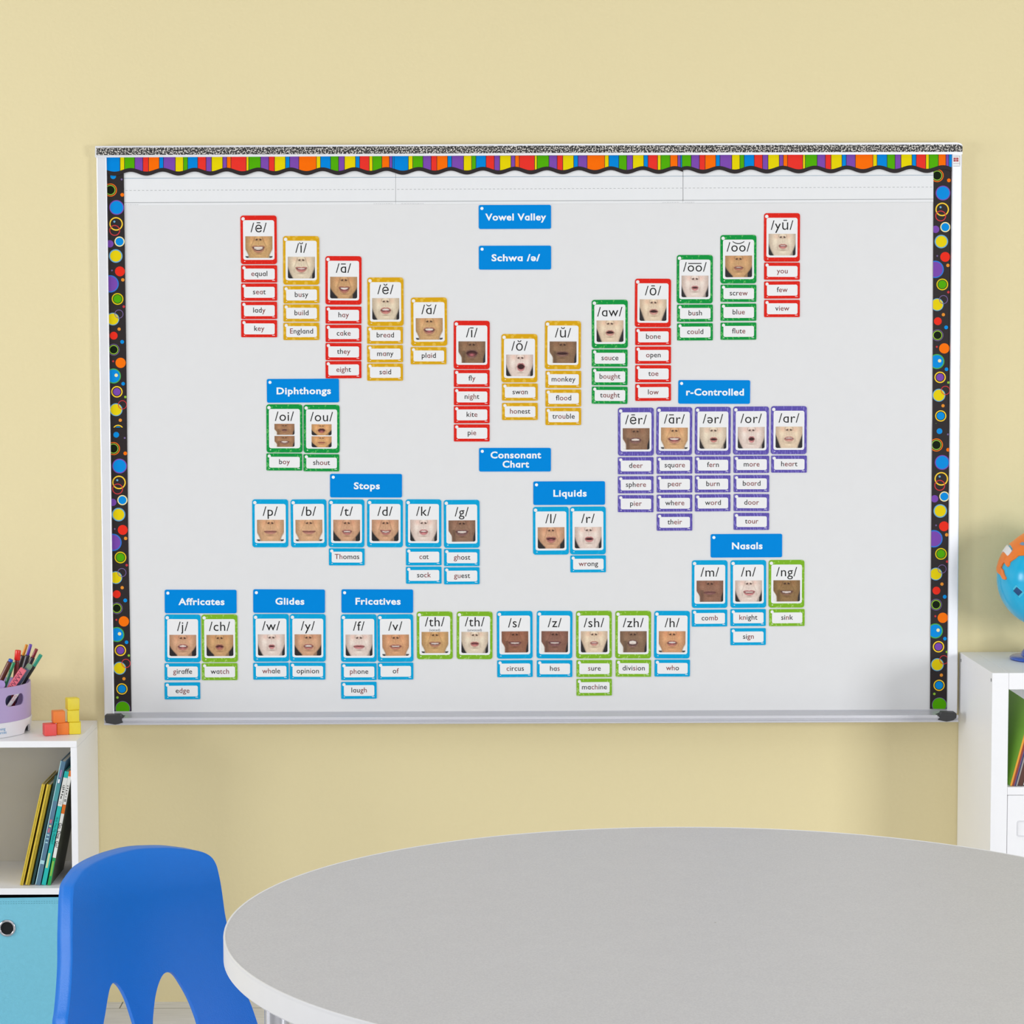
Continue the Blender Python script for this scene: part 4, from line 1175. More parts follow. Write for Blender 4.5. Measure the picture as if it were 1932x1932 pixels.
def cyl_text(body, size, r, ang0, z, m, parent):
    me = text_mesh(body, size, align='RIGHT')
    for v in me.vertices:
        a = ang0+v.co.x/r; zz = v.co.z
        v.co = (CXY[0]+r*math.cos(a), CXY[1]+r*math.sin(a), ZT+z+zz)
    finish('logo_lettering', me, m, parent)


pa = W(10.5, 1378, CXY[1]-RB*0.74); a1 = 0
M_logo = mat('ink_sky_blue', (96, 160, 206), 0.5)
def cyl_hit(px, py, R):
    d = ray(px, py); ox, oy = _C[0]-CXY[0], _C[1]-CXY[1]
    a = d[0]**2+d[1]**2; b = ox*d[0]+oy*d[1]; c = ox*ox+oy*oy-R*R
    t = (-b-math.sqrt(max(0, b*b-a*c)))/a
    return math.atan2(oy+d[1]*t, ox+d[0]*t)


cyl_text('ning', 0.0088, RB-.0008, cyl_hit(10.8, 1377, RB), 0.0165, M_logo, base)
cyl_text('urces', 0.0088, RB-.0016, cyl_hit(13.6, 1383, RB), 0.0090, M_logo, base)

# bin body : D shaped wall with a hand hole
RW = 0.1366; zb0, zb1 = ZT+0.0312, ZT+0.1030


def D_outline(r, inset=0.0, n=90):
    A0, A1 = math.radians(-212), math.radians(32)
    return [(CXY[0]+r*math.cos(A0+(A1-A0)*k/n), CXY[1]+r*math.sin(A0+(A1-A0)*k/n)) for k in range(n+1)]


outer = D_outline(RW); inner = []
ch0 = Vector((outer[-1][0], outer[-1][1], 0)); ch1 = Vector((outer[0][0], outer[0][1], 0)); cn = (ch1-ch0).normalized(); nrm = Vector((-cn.y, cn.x, 0))
for x, y in D_outline(RW-0.0024):
    d = (Vector((x, y, 0))-ch0).dot(nrm)
    v = Vector((x, y, 0))
    if d < 0.0024: v += nrm*(0.0024-d)
    inner.append((v.x, v.y))
bm = NB()
rows = []
for pts, zz in ((outer, zb0), (outer, zb1), (inner, zb1), (inner, zb0+0.003)):
    rows.append([bm.verts.new((x, y, zz)) for x, y in pts])
n = len(outer)
for i in range(3):
    for k in range(n):
        bm.faces.new((rows[i][k], rows[i][(k+1) % n], rows[i+1][(k+1) % n], rows[i+1][k]))
bm.faces.new(rows[0][::-1]); bm.faces.new(rows[3])
# hand hole seen on the right front
h0 = W(10.5, 1315, CXY[1]-0.088); h1 = W(44.5, 1313, CXY[1]-0.02)
ang_a = cyl_hit(10.2, 1316, RW); ang_b = cyl_hit(44.5, 1314, RW)
am = (ang_a+ang_b)/2; ca, sa = math.cos(am), math.sin(am)
hw = RW*math.sin((ang_b-ang_a)/2); zc = ZT+0.0745
cb = NB(); pts = [(CXY[0]+(RW-.03)*ca-sa*u, CXY[1]+(RW-.03)*sa+ca*u, zc+z) for u, z in rrect(-hw, hw, -0.0118, 0.0118, 0.0105, 8)]
prism(cb, pts, (0.05*ca, 0.05*sa, 0))
bm = cut_mesh(bm, [cb])
obj('bin_wall', bm, M_lav, cd, smooth=True, angle=35)
# pens and markers : axis given by two photo points at two depths
FLOORZ = ZT+0.0350
GPEN = 'markers and pens standing in the lavender caddy'


def penline(p0, y0, p1, y1):
    a = W(p0[0], p0[1], y0); b = W(p1[0], p1[1], y1)
    return a, (b-a).normalized()


def marker(name, p0, p1, y0, y1, caplen, rcap, rbody, mcap, mbody, label, clip=True, tail=None, length=0.13):
    a, d = penline(p0, y0, p1, y1)
    L = length
    if d.z < -0.05: L = min(length, (FLOORZ+0.004-a.z)/d.z)
    r = empty(name, a+d*L, label, 'marker', GPEN)
    bm = NB(); e = a+d*caplen
    tube(bm, [a, a+d*0.0006, a+d*0.002, e-d*0.0004, e], [rcap*0.75, rcap*0.93, rcap, rcap*1.02, rcap*0.98], 18)
    obj('cap', bm, mcap, r, smooth=True, angle=40)
    bm = NB(); tube(bm, [e+d*.0001, e+d*0.001, e+d*0.003, a+d*(L-.003), a+d*L], [rbody*0.9, rbody*0.97, rbody, rbody, rbody*0.85], 18)
    obj('barrel', bm, mbody, r, smooth=True, angle=40)
    return r, a, d, L


def P3(n, c, r=0.3): return mat(n, c, r, coat=0.2)


marker('marker', (21.3, 1243.5), (3, 1281), -0.172, -0.172, 0.006, 0.0048, 0.0056, P3('pen_blue', (16, 84, 190)), P3('pen_brown', (112, 56, 42)), 'thick brown marker with blue end plug at left of caddy')
marker('marker', (26.3, 1249.5), (14.5, 1281), -0.186, -0.186, 0.020, 0.0036, 0.0036, P3('pen_green', (18, 136, 90)), P3('pen_green2', (10, 100, 66)), 'slim green marker in front of the brown one')
marker('marker', (34.2, 1226.3), (29.5, 1275), -0.158, -0.158, 0.021, 0.0062, 0.0050, P3('pen_red', (232, 30, 18)), P3('pen_maroon', (110, 16, 20)), 'marker with a wide bright red cap')
M_smoke = P3('pen_smoke', (64, 52, 50))
marker('marker', (50.6, 1216), (33, 1268), -0.088, -0.088, 0.024, 0.0031, 0.0056, P3('pen_orange', (240, 150, 22)), M_smoke, 'dark marker with thin orange cap end')
marker('marker', (58.2, 1215.3), (46, 1258), -0.100, -0.100, 0.024, 0.0034, 0.0054, P3('pen_purple', (104, 66, 178)), P3('pen_smoke2', (58, 50, 62)), 'dark marker with thin purple cap, tallest in caddy')
marker('marker', (69.3, 1224), (48, 1272), -0.113, -0.113, 0.020, 0.0036, 0.0048, P3('pen_darkred', (140, 32, 46)), P3('pen_smoke3', (60, 40, 56)), 'dark marker with thin dark red cap')
marker('marker', (77.6, 1235), (42.5, 1291), -0.128, -0.128, 0.028, 0.0040, 0.0044, P3('pen_seagreen', (36, 160, 130)), P3('pen_black', (24, 22, 26)), 'black marker with sea-green cap leaning furthest right')
marker('marker', (57.5, 1253.5), (36.5, 1285), -0.146, -0.146, 0.010, 0.0062, 0.0064, P3('pen_mint', (130, 166, 140)), P3('pen_slate', (78, 92, 116)), 'stubby slate marker with mint end beside pink eraser')
# white marker glimpsed through the hand hole
r_, a, d, L = marker('marker', (37.8, 1301), (19, 1329), -0.190, -0.190, 0.007, 0.0036, 0.0038, P3('pen_paleblue', (150, 196, 216)), P3('pen_white', (238, 236, 238)), 'white marker with red print seen through caddy hand hole', length=0.05)
me = text_mesh('EXPO', 0.0062, align='LEFT')
side = d.cross(Vector((0, 1, 0))).normalized()
for v in me.vertices:
    x, z = v.co.x, v.co.z; th = (z-0.0022)/0.0039
    p = a+d*(0.0285-x)+side*(0.0039*math.sin(th))*-1+Vector((0, -1, 0))*(0.0039*math.cos(th))
    v.co = p
finish('printed_letters', me, mat('ink_red', (214, 30, 40), 0.5), r_)
# pink eraser block
a, d = penline((44.5, 1262), -0.186, (17, 1303), -0.186)
s = d.cross(Vector((0, 1, 0))).normalized()
er = empty('eraser', a+d*0.055, 'pink rubber eraser with dark purple lettering in the lavender caddy', 'eraser')
bm = NB(); w2, t2, L = 0.0068, 0.0045, 0.056; up = s.cross(d).normalized()
vs = [bm.verts.new(a+d*l+s*w+up*t) for l in (0, L) for w in (-w2, w2) for t in (-t2, t2)]
for q in ((0, 1, 3, 2), (4, 6, 7, 5), (0, 4, 5, 1), (2, 3, 7, 6), (0, 2, 6, 4), (1, 5, 7, 3)): bm.faces.new([vs[i] for i in q])
bmesh.ops.bevel(bm, geom=list(bm.edges), offset=0.0012, segments=2, profile=0.5, affect='EDGES')
obj('rubber', bm, mat('eraser_pink', (232, 112, 128), 0.6), er)
bm = NB(); sg = -1 if up.y > 0 else 1
for i in range(5):
    l0 = 0.007+i*0.0078
    for (u0, v0, u1, v1) in ((0, -.0045, .004, .0045), (.004, .0045, .006, -.0035)):
        pa = a+d*(l0+u0)+s*v0+up*(sg*(t2+.0002)); pb = a+d*(l0+u1)+s*v1+up*(sg*(t2+.0002)); q = d*0.0012
        bm.faces.new([bm.verts.new(p) for p in (pa, pa+q, pb+q, pb)])
obj('printed_marks', bm, mat('ink_plum', (96, 22, 70), 0.6), er)
# hollow purple tube at the far left
c0 = W(1.0, 1291.5, -0.196)
bm = NB(); dirv = Vector((0.12, -0.80, 0.45)).normalized(); aa = c0-dirv*0.009
tube(bm, [aa, c0, c0-dirv*0.0004, c0-dirv*0.0010], [0.0095, 0.0095, 0.0086, 0.0078], 24, False)
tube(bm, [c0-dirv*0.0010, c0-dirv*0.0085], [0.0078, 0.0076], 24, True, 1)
tag(obj('plastic_tube', bm, [mat('tube_lilac', (176, 150, 212), 0.35), mat('tube_inside_shade', (60, 34, 88), 0.5)], smooth=True, angle=40), 'hollow purple plastic tube lying at the left edge in caddy', 'tube')  # inner colour is painted shade so the tube reads as hollow

# ------------------------------------------------------------------ colour cubes on the left bookcase
CS = 0.0246
GC = 'coloured counting cubes on the left bookcase'


def cube(px, py, zlev, rot, c, label, Y=None, dx=0.0):
    """px,py: photo position of the cube's lower left front corner"""
    z0 = ZT+0.0003+zlev*(CS+0.0001)
    p = H(px, py, z0) if Y is None else W(px, py, Y)
    bm = NB(); box(bm, 0, CS, 0, CS, 0, CS, 0.0018, 3)
    bmesh.ops.rotate(bm, verts=bm.verts, cent=(0, 0, 0), matrix=Matrix.Rotation(math.radians(rot), 3, 'Z'))
    bmesh.ops.translate(bm, verts=bm.verts, vec=(p.x+dx, p.y, z0))
    tag(obj('counting_cube', bm, mat('cube_'+c[0], c[1], 0.45, vary=0.05, vscale=90, bump=0.15, bscale=500), smooth=True, angle=50), label, 'cube', GC)


RED = ('red', (238, 84, 82)); ORA = ('orange', (244, 130, 46)); YEL = ('yellow', (240, 218, 58))
cube(85.0, 1389.3, 0, 22, RED, 'red cube, left end of the bottom row')
cube(107.2, 1386.8, 0, 10, ORA, 'orange cube in bottom row between red and yellow')
cube(129.9, 1385.9, 0, 9, YEL, 'yellow cube, right end of the bottom row')
cube(100.6, 1364.0, 1, 19, ORA, 'orange cube on the second level, left of the yellow stack', Y=-0.205)
cube(127.0, 1362.8, 1, 10, YEL, 'yellow cube in the middle of the three-high stack', Y=-0.193)
cube(128.6, 1339.6, 2, 24, YEL, 'yellow cube topping the three-high stack', Y=-0.193)

# ------------------------------------------------------------------ right bookcase
YR = -0.342; XL = 0.9180; ZR = 0.7546; T2 = 0.0335
XRR = XL+0.70
b2c = empty('bookcase', ((XL+XRR)/2, YR/2, 0), 'taller white cubby bookcase on the right under the globe', 'bookcase')
bm = NB(); box(bm, XL, XL+T2, YR, -0.0015, 0.0, ZR, 0.0012); obj('side_panel', bm, M_white_lam, b2c)
bm = NB(); box(bm, XRR-T2, XRR, YR, -0.0015, 0.0, ZR, 0.0012); obj('side_panel', bm, M_white_lam, b2c)
bm = NB(); box(bm, XL+T2+.0002, XRR-T2-.0002, YR, -0.0015, ZR-T2, ZR, 0.0010); obj('top_panel', bm, M_white_lam, b2c)
zc = W(1901, 1485.3, YR).z
bm = NB(); box(bm, XL+T2+.0002, XRR-T2-.0002, YR+0.0003, -0.0085, zc-0.016, zc, 0.0008); obj('shelf', bm, M_white_lam, b2c)
bm = NB(); box(bm, XL+T2+.0002, XRR-T2-.0002, YR+0.0003, -0.0085, 0.02, 0.04, 0.0008); obj('bottom_panel', bm, M_white_lam, b2c)
xmid = (XL+XRR)/2
bm = NB(); box(bm, xmid-T2/2, xmid+T2/2, YR+0.0003, -0.0085, zc+.0002, ZR-T2-.0002, 0.0008); obj('divider', bm, M_white_lam, b2c)
bm = NB(); box(bm, xmid-T2/2, xmid+T2/2, YR+0.0003, -0.0085, .0402, zc-0.0162, 0.0008); obj('divider', bm, M_white_lam, b2c)
bm = NB(); box(bm, XL+T2+.0002, XRR-T2-.0002, -0.008, -0.003, 0.04, ZR-T2-.0002); obj('back_panel', bm, M_white_lam, b2c)
for a, b in ((XL+T2, xmid-T2/2), (xmid+T2/2, XRR-T2)):
    bm = NB(); box(bm, a+.0008, b-.0008, YR+0.0006, YR+0.018, 0.042, zc-0.0168, 0.0012); dr = obj('drawer_front', bm, M_white_lam, b2c)
    hx0 = W(1919, 1560, YR).x if a < xmid-.05 else b-0.0915
    hz0, hz1 = W(1919, 1578.5, YR).z, W(1919, 1548.5, YR).z
    bm = NB()
    oo = rrect(hx0, hx0+0.0733, hz0, hz1, 0.0045); ii = rrect(hx0+.0022, hx0+.0711, hz0+.0022, hz1-.0022, 0.003)
    y0, y1 = YR+.0008, YR-.0012
    A = [bm.verts.new((x, y0, z)) for x, z in oo]; B = [bm.verts.new((x, y1, z)) for x, z in oo]; C2 = [bm.verts.new((x, y1, z)) for x, z in ii]; D = [bm.verts.new((x, y0, z)) for x, z in ii]
    n = len(oo)
    for P, Q in ((A, B), (B, C2), (C2, D)):
        for k in range(n): bm.faces.new((P[k], P[(k+1) % n], Q[(k+1) % n], Q[k]))
    obj('handle_rim', bm, mat('handle_white', (226, 226, 230), 0.4), dr)
for px, py in ((1813.4, 1246), (1870.3, 1283)):
    d = ray(px, py); t = (XL-_C[0])/d[0]; p = Vector(_C+d*t)
    bm = NB(); prism(bm, [(XL-0.0006, p.y+0.0032*math.cos(2*math.pi*k/20), p.z+0.0036*math.sin(2*math.pi*k/20)) for k in range(20)], (0.0005, 0, 0))
    obj('screw_cap', bm, mat('screw_grey', (120, 120, 122), 0.4), b2c)

# books in the right bookcase
ZS_cur = [zc+0.0003]
GR = 'books leaning in the right bookcase cubby'
Yr = YR+0.012


def rbook(xb0, xb1, hpx, cover, label, depth, prints=()):
    sl = 0.274
    return book('hardback_book', (xb0+hpx*sl, 1484.8-hpx), (xb1+hpx*sl, 1484.8-hpx), (xb1, 1484.8), (xb0, 1484.8), Yr, depth, cover, label, prints, GR)


M_bri = mat('book_bright_green', (158, 216, 78), 0.45, vary=0.04, vscale=20)
M_red_br = mat('book_red_brown', (150, 56, 30), 0.5)
M_navy = mat('book_navy', (24, 34, 84), 0.5)
M_greyb = mat('book_grey', (158, 152, 150), 0.5)
M_amber = mat('book_amber', (240, 160, 40), 0.5)
rbook(1905.6, 1909.2, 152, M_bri, 'lime-green covered book with orange spine, first in right bookcase', 0.27, [(0, 1, .0, 1.0, M_amber)])
rbook(1909.4, 1913.2, 140, M_red_br, 'thin red-brown book beside the lime-green one', 0.23)
rbook(1913.4, 1916.6, 132, M_navy, 'thin navy book between red-brown and grey books', 0.22, [(0, 1, 0, .4, mat('book_violet', (112, 92, 150), 0.5))])
rbook(1916.8, 1919.6, 124, M_greyb, 'thin grey book between navy and dark brown books', 0.22)
rbook(1920.4, 1929.5, 128, M_brn, 'thick dark brown book in right bookcase', 0.22)
rbook(1930.6, 1939.5, 120, M_bwhite, 'white book at the right edge of the cubby', 0.22)

# ------------------------------------------------------------------ globe
YG = -0.155
gc = W(1976, 1091, YG); RG = 94.7*(CD+YG)/F
gl = empty('globe', (gc.x, YG, ZR), 'turquoise toy globe with raised orange continents on right bookcase', 'globe')
M_sea = mat('globe_turquoise', (26, 184, 232), 0.2, spec=0.45)
bm = NB(); bmesh.ops.create_uvsphere(bm, u_segments=72, v_segments=40, radius=RG); bmesh.ops.translate(bm, verts=bm.verts, vec=gc)
obj('sphere', bm, M_sea, gl, smooth=True)


def on_sphere(px, py, r):
    d = ray(px, py); d = d/np.linalg.norm(d); oc = _C-np.array(gc); b = float(oc.dot(d)); c = float(oc.dot(oc))-RG*RG
    disc = b*b-c; t = -b-math.sqrt(disc) if disc > 0 else -b
    v = Vector(_C+d*t)-gc
    return gc+v.normalized()*r


def patch(name, pts, m, parent, r0, r1, holes=()):
    bm = cdt_mesh([pts], 3.0, 1.2)
    g = bmesh.ops.extrude_face_region(bm, geom=list(bm.faces))
    top = {v for v in g['geom'] if isinstance(v, bmesh.types.BMVert)}
    for v in bm.verts:
        px, py = v.co.x, v.co.y; v.co = on_sphere(px, py, r1 if v in top else r0)
    return obj(name, bm, m, parent, smooth=True, angle=50)


M_land = mat('globe_orange', (250, 128, 14), 0.35, coat=0.2)
patch('continent', [(1881.8, 1072), (1884, 1058), (1888, 1047), (1892, 1042), (1898, 1044), (1903, 1050), (1907, 1046), (1911, 1042), (1912.5, 1037.5), (1909, 1031), (1904.5, 1027), (1912, 1023), (1922, 1015),
                    (1932, 1008.5), (1944, 1003), (1956, 1006), (1958, 1022), (1948, 1036), (1940, 1046), (1932, 1048.5), (1922, 1049), (1918, 1053), (1912, 1057), (1906.5, 1061), (1905.4, 1067), (1902.5, 1070),
                    (1899.5, 1067), (1896.5, 1061), (1893, 1065), (1890.5, 1071.5), (1894.2, 1076), (1896, 1084), (1899.6, 1091), (1898, 1094), (1893, 1092), (1889.5, 1085), (1884.5, 1081), (1882.6, 1077)], M_land, gl, RG-.001, RG+.0028)
o = patch('continent', [(1888, 1041.5), (1892.5, 1034.5), (1898, 1029.5), (1902.5, 1029.5), (1908, 1035.5), (1911, 1040.5), (1906, 1048), (1903, 1050), (1899, 1045), (1895, 1041.8), (1890, 1042)], M_wplast, gl, RG-.001, RG+.0042)
o['label'] = 'white raised land piece'
o = patch('inlet', [(1925, 1028), (1930, 1024.5), (1936, 1026), (1936, 1031), (1929, 1030.5)], mat('globe_bluegrey', (120, 150, 180), 0.4), gl, RG, RG+.0033)
M_hole = mat('socket_blue', (6, 74, 128), 0.5)
patch('socket_rim', [(1911.2, 1110.5), (1917.5, 1103.5), (1932, 1117), (1931.5, 1120), (1924.5, 1127.5), (1923, 1127)], mat('globe_light_turquoise', (70, 200, 235), 0.3), gl, RG-.0005, RG+.0008)
o = patch('socket', [(1912.4, 1114.5), (1918.8, 1107.2), (1929.6, 1116.6), (1922.2, 1124)], M_hole, gl, RG, RG+.0014); o['label'] = 'dark blue square hole'
M_bstand = mat('stand_blue', (22, 82, 186), 0.2, coat=0.4)
bc_ = Vector((gc.x+0.004, -0.135, ZR))
bm = NB(); lathe(bm, bc_, [(0.002, 0.0004), (0.072, 0.0004), (0.0745, 0.002), (0.0745, 0.005), (0.072, 0.0072), (0.060, 0.0085), (0.052, 0.010), (0.050, 0.016), (0.044, 0.024), (0.028, 0.031), (0.016, 0.034), (0.002, 0.034)], 72)
bmesh.ops.remove_doubles(bm, verts=bm.verts, dist=1e-5)
obj('base', bm, M_bstand, gl, smooth=True, angle=50)
bm = NB(); arc = []
for k in range(25):
    a = math.radians(-90+180*k/24); arc.append((gc.x+(RG+0.012)*math.cos(a), YG, gc.z+(RG+0.012)*math.sin(a)))
tube(bm, [(bc_.x, bc_.y, ZR+0.030)]+arc, 0.0055, 12)
tube(bm, [(gc.x, YG, gc.z+RG-.002), (gc.x, YG, gc.z+RG+.014)], 0.004, 10); tube(bm, [(gc.x, YG, gc.z-RG+.002), (gc.x, YG, gc.z-RG-.014)], 0.004, 10)
obj('stand_arm', bm, M_bstand, gl, smooth=True, angle=50)

# ------------------------------------------------------------------ round table
TC = (0.17986, -2.21666); TR = 0.61; TZ = 0.69426
tb = empty('round_table', (TC[0], TC[1], 0), 'large round grey laminate table with pale edge band in foreground', 'table')


def laminate():
    m = bpy.data.materials.new('grey_laminate'); m.use_nodes = True; nt = m.node_tree; b = nt.nodes['Principled BSDF']
    b.inputs['Roughness'].default_value = 0.42; b.inputs['Specular IOR Level'].default_value = 0.35
    tc = nt.nodes.new('ShaderNodeTexCoord'); n1 = nt.nodes.new('ShaderNodeTexNoise'); n1.inputs['Scale'].default_value = 420; n1.inputs['Detail'].default_value = 3
    nt.links.new(tc.outputs['Object'], n1.inputs['Vector'])
    n2 = nt.nodes.new('ShaderNodeTexNoise'); n2.inputs['Scale'].default_value = 24; n2.inputs['Detail'].default_value = 4
    nt.links.new(tc.outputs['Object'], n2.inputs['Vector'])
    ad = nt.nodes.new('ShaderNodeMath'); ad.operation = 'MULTIPLY_ADD'; ad.inputs[1].default_value = 0.85; nt.links.new(n1.outputs['Fac'], ad.inputs[0])
    m2 = nt.nodes.new('ShaderNodeMath'); m2.operation = 'MULTIPLY'; m2.inputs[1].default_value = 0.15; nt.links.new(n2.outputs['Fac'], m2.inputs[0]); nt.links.new(m2.outputs[0], ad.inputs[2])
    cr = nt.nodes.new('ShaderNodeValToRGB'); cr.color_ramp.elements[0].position = 0.35; cr.color_ramp.elements[1].position = 0.65
    cr.color_ramp.elements[0].color = (*lin((198, 198, 201)), 1); cr.color_ramp.elements[1].color = (*lin((210, 210, 212)), 1)
    nt.links.new(ad.outputs[0], cr.inputs['Fac']); nt.links.new(cr.outputs['Color'], b.inputs['Base Color'])
    return m


bm = NB(); lathe(bm, (TC[0], TC[1], TZ), [(0.001, -0.0300), (TR-0.006, -0.0300), (TR-0.004, -0.0290), (TR-0.0022, -0.0040), (TR-0.0022, -0.0004), (TR-0.0028, 0.0), (0.001, 0.0)], 200)
bmesh.ops.remove_doubles(bm, verts=bm.verts, dist=1e-4)
obj('tabletop', bm, laminate(), tb, smooth=True, angle=30)
bm = NB(); lathe(bm, (TC[0], TC[1], TZ), [(TR-0.0030, -0.0006), (TR-0.0024, 0.0003), (TR-0.0014, 0.0006), (TR-0.0005, 0.0001), (TR-0.0002, -0.0018), (TR-0.0006, -0.003), (TR-0.0003, -0.0045), (TR-0.0003, -0.0285), (TR-0.002, -0.0305), (TR-0.0045, -0.0305)], 200)
e = obj('edge_band', bm, mat('edge_band_white', (232, 232, 234), 0.4), tb, smooth=True, angle=40); e['label'] = 'pale grey edge band'
bm = NB(); lathe(bm, (TC[0], TC[1], TZ), [(TR-0.05, -0.0302), (TR-0.05, -0.052), (TR-0.068, -0.052), (TR-0.068, -0.0302)], 96)
obj('apron', bm, mat('apron_grey', (70, 70, 72), 0.5), tb, smooth=True, angle=40)
for k in range(4):
    a = math.radians(180-1.2+90*k); r = 0.548
    x, y = TC[0]+r*math.cos(a), TC[1]+r*math.sin(a)
    bm = NB(); lathe(bm, (x, y, 0), [(0.0005, 0.02), (0.0115, 0.02), (0.0115, 0.30), (0.0155, 0.30), (0.0155, TZ-0.034), (0.0005, TZ-0.034)], 28)
    bmesh.ops.remove_doubles(bm, verts=bm.verts, dist=1e-5)
    lg = obj('leg', bm, M_chrome, tb, smooth=True, angle=40)
    bm = NB(); lathe(bm, (x, y, 0), [(0.0005, 0.0005), (0.016, 0.0005), (0.018, 0.004), (0.016, 0.018), (0.0125, 0.022), (0.0005, 0.022)], 24); bmesh.ops.remove_doubles(bm, verts=bm.verts, dist=1e-5)
    obj('foot', bm, M_cap, lg, smooth=True, angle=40)
    bm = NB(); box(bm, x-0.035, x+0.035, y-0.035, y+0.035, TZ-0.0345, TZ-0.0302); obj('mounting_plate', bm, M_cap, lg)

# ------------------------------------------------------------------ blue school chair
PH = math.radians(45); LA = math.radians(12)
r_ax = Vector((math.cos(PH), math.sin(PH), 0)); nh = Vector((math.sin(PH), -math.cos(PH), 0))
u_ax = Vector((0, 0, 1))*math.cos(LA)-nh*math.sin(LA); n_ax = r_ax.cross(u_ax).normalized()
if n_ax.dot(nh) < 0: n_ax = -n_ax
P0 = Vector((-0.645, -1.495, 0.55))
seat_z = 0.352
ch = empty('school_chair', (P0.x+nh.x*0.12, P0.y+nh.y*0.12, 0), 'blue moulded plastic school chair facing the round table', 'chair')
M_blue = mat('chair_blue', (0, 120, 226), 0.38, spec=0.40, vary=0.03, vscale=60, bump=0.22, bscale=700)


def back_pt(u, v, off=0.0):
    return P0+r_ax*u+u_ax*v+n_ax*(0.045*(u/0.18)**2-1.5*max(0.0, v+0.03)**2+off)


LEFT = [(-0.22, -0.188), (-0.1777, -0.1795), (-0.144, -0.1775), (-0.1255, -0.1686), (-0.0952, -0.1562), (-0.0565, -0.1436), (-0.0169, -0.1343), (0.0218, -0.1215), (0.0411, -0.1124), (0.0488, -0.1071),
        (0.0556, -0.0978), (0.0674, -0.077), (0.0724, -0.0629), (0.0774, -0.0416), (0.0819, -0.0122), (0.0846, 0.0201)]
RIGHT = [(-0.235, 0.1765), (-0.2137, 0.1737), (-0.1876, 0.1693), (-0.1668, 0.1649), (-0.12, 0.1575), (-0.085, 0.1520), (-0.0478, 0.1494), (-0.0244, 0.1489), (0.0085, 0.1503), (0.0261, 0.1509), (0.0405, 0.1509),
         (0.0521, 0.148), (0.0601, 0.1414), (0.0656, 0.1317), (0.0708, 0.1175), (0.0786, 0.0883), (0.0834, 0.0544)]
# closed outline (u, v), counter-clockwise from lower left
S1A = [(-0.0926, -0.1606), (-0.0851, -0.1452), (-0.0764, -0.1262), (-0.0671, -0.1095), (-0.0571, -0.1045), (-0.0461, -0.1141), (-0.0372, -0.1335), (-0.032, -0.1536), (-0.0278, -0.1732)]
S2A = [(0.0057, -0.1798), (0.0096, -0.1635), (0.0166, -0.1413), (0.0261, -0.1219), (0.0369, -0.1092), (0.0479, -0.1079), (0.0565, -0.1128), (0.0648, -0.1275), (0.0753, -0.1526), (0.0825, -0.1795), (0.0854, -0.1957)]


def smooth_pts(pts, n=4):
    out = []
    for i in range(len(pts)-1):
        p = [Vector((*pts[min(max(j, 0), len(pts)-1)], 0)) for j in (i-1, i, i+1, i+2)]
        for k in range(n):
            t = k/n
            q = 0.5*((2*p[1])+(-p[0]+p[2])*t+(2*p[0]-5*p[1]+4*p[2]-p[3])*t*t+(-p[0]+3*p[1]-3*p[2]+p[3])*t**3)
            out.append((q.x, q.y))
    out.append(pts[-1]); return out


VB = -0.250
left = [(u, v) for v, u in ((a, b) for a, b in LEFT) if v > VB]
Lp = smooth_pts([(-0.188, VB)]+left[0:], 4)
Rp = smooth_pts([(u, v) for v, u in RIGHT if v > VB][::-1]+[(0.178, VB)], 4)
outline = Lp+smooth_pts([Lp[-1], (0.038, 0.0846), Rp[0]], 3)[1:-1]+Rp
slot1 = smooth_pts([(-0.106, -0.205), (-0.100, -0.180)]+S1A+[(-0.0215, -0.200), (-0.022, -0.220), (-0.045, -0.232), (-0.085, -0.230)]+[(-0.106, -0.205)], 3)[:-1]
slot2 = smooth_pts([(0.0030, -0.205)]+S2A+[(0.088, -0.215), (0.072, -0.232), (0.022, -0.232)]+[(0.0030, -0.205)], 3)[:-1]


bm = cdt_mesh([outline, slot1, slot2], 0.0085, 0.005)
for v_ in bm.verts: v_.co = back_pt(v_.co.x, v_.co.y)
for f in bm.faces:
    f.normal_update()
bmesh.ops.recalc_face_normals(bm, faces=bm.faces)
if sum((f.normal.dot(n_ax) for f in bm.faces)) < 0: bmesh.ops.reverse_faces(bm, faces=bm.faces)
# rim: boundary loops turned back from the front face
be = [e for e in bm.edges if e.is_boundary]
rim_depth = {}


def turn_back(edges, steps):
    cur = edges
    for off_back, outw in steps:
        g = bmesh.ops.extrude_edge_only(bm, edges=cur)
        nv = [x for x in g['geom'] if isinstance(x, bmesh.types.BMVert)]
        for x in nv:
            q = x.co-P0; u = q.dot(r_ax); v = q.dot(u_ax)
            # outward direction within the back plane
            px = (u-0.003); pv = (v+0.06)
            best = None
            x.co += n_ax*(-off_back)
            if outw:
                d = Vector((px/0.16, max(0, pv)/0.14, 0)); d = d.normalized() if d.length else d
                x.co += (r_ax*d.x+u_ax*d.y)*outw
        cur = [x for x in g['geom'] if isinstance(x, bmesh.types.BMEdge)]
    return cur


def on_outline(e):
    m = (e.verts[0].co+e.verts[1].co)/2-P0; u, v = m.dot(r_ax), m.dot(u_ax)
    return dist_poly((u, v), outline) < 0.001


eo_ = [e for e in be if on_outline(e)]; ei_ = [e for e in be if not on_outline(e)]
turn_back(eo_, [(0.0015, 0.0014), (0.004, 0.0014), (0.013, 0.002), (0.010, 0.003)])
turn_back(ei_, [(0.0022, 0.0), (0.006, 0.0)])
for f in bm.faces: f.smooth = True
me = bpy.data.meshes.new('backrest'); bm.to_mesh(me); bm.free()
bo = finish('backrest', me, M_blue, ch, smooth=True, angle=48)
md = bo.modifiers.new('thickness', 'SOLIDIFY'); md.thickness = 0.004; md.offset = -1

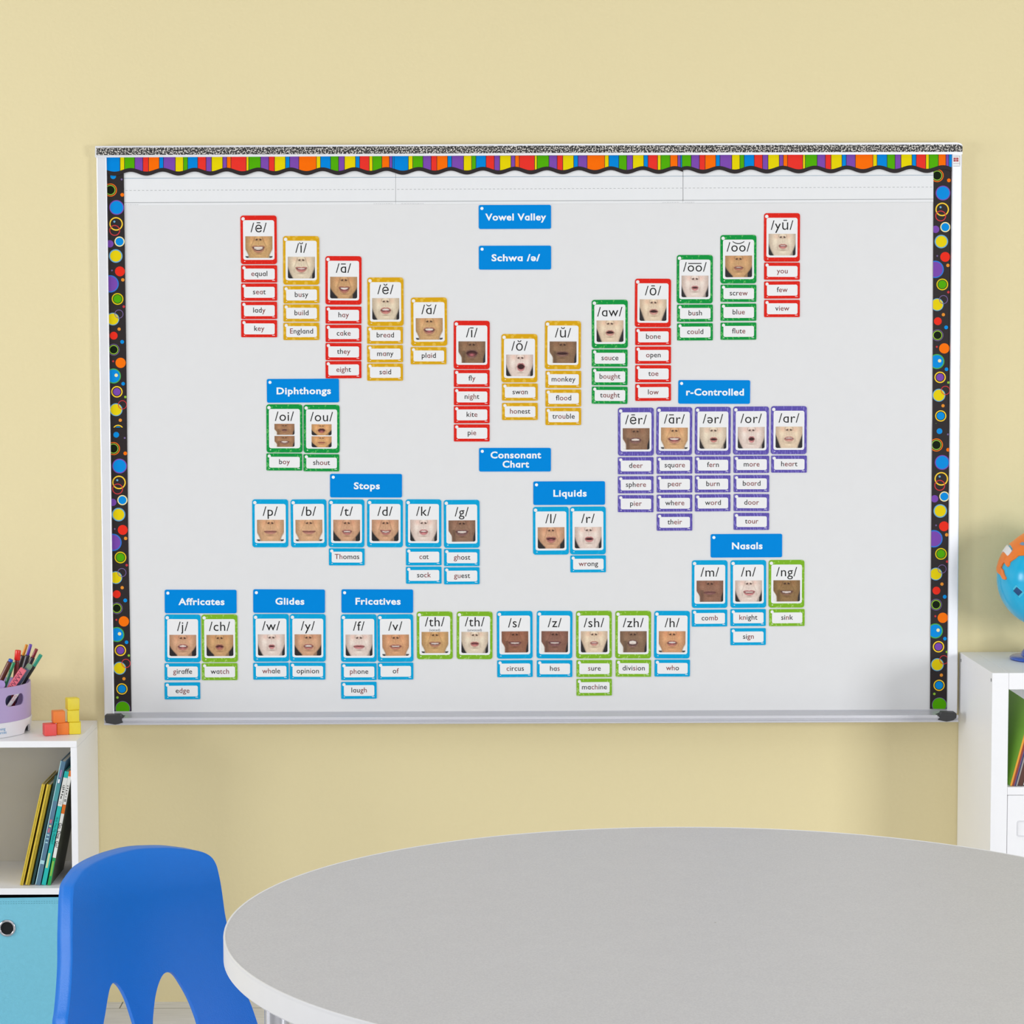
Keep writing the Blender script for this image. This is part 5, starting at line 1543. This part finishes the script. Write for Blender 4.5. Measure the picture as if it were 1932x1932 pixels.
# seat shell, curving up into the backrest
bm = NB(); NU, NV = 20, 22; grid = []
bot = back_pt(0, VB); bz = bot.z; by = (bot-P0).dot(nh)
for jv in range(NV+1):
    t = jv/NV; row = []
    for iu in range(NU+1):
        s = -1+2*iu/NU
        if t < 0.25:
            a = (t/0.25)*math.radians(90-12); rad = 0.055
            f_ = by+rad*(1-math.cos(a))+0.006; z_ = bz-rad*math.sin(a)+0.004
            hw_ = 0.180
        else:
            q = (t-0.25)/0.75; f_ = by+0.055*(1-math.cos(math.radians(78)))+0.006+q*0.335; z_ = bz-0.0538+0.004+0.010*q-0.03*max(0, q-0.8)*5*max(0, q-0.8)
            hw_ = 0.180+0.012*math.sin(math.pi*q)-0.10*max(0, q-0.86)
        z_ += 0.012*abs(s)**3*(0.3 if t < .25 else 1)
        row.append(bm.verts.new(Vector((P0.x, P0.y, 0))+r_ax*(s*hw_-0.004)+nh*(f_+(0.045*(s*hw_/0.18)**2 if t < 0.25 else 0.045*(s*hw_/0.18)**2*max(0, 1-(t-.25)*3)))+Vector((0, 0, z_))))
    grid.append(row)
for jv in range(NV):
    for iu in range(NU): bm.faces.new((grid[jv][iu], grid[jv][iu+1], grid[jv+1][iu+1], grid[jv+1][iu]))
so = obj('seat', bm, M_blue, ch, smooth=True)
md = so.modifiers.new('thickness', 'SOLIDIFY'); md.thickness = 0.005; md.offset = 0
md = so.modifiers.new('smooth', 'SUBSURF'); md.levels = 1; md.render_levels = 1
sz = bz-0.056
org = Vector((P0.x, P0.y, 0))
for su in (-1, 1):
    for fr in (0, 1):
        f0 = by+(0.12 if fr == 0 else 0.28); f1 = by+(0.02 if fr == 0 else 0.36)
        a = org+r_ax*(su*0.13)+nh*f0+Vector((0, 0, sz)); b = org+r_ax*(su*0.155)+nh*f0+Vector((0, 0, sz-0.02)); c = org+r_ax*(su*0.185)+nh*f1+Vector((0, 0, 0.012))
        bm = NB(); tube(bm, [org+r_ax*(su*0.02)+nh*f0+Vector((0, 0, sz)), a, b, c], 0.010, 14); lg = obj('leg', bm, M_chrome, ch, smooth=True, angle=40)
        bm = NB(); tube(bm, [c-Vector((0, 0, .0115)), c+Vector((0, 0, .010))], 0.0125, 14); obj('foot_glide', bm, M_cap, lg, smooth=True, angle=40)
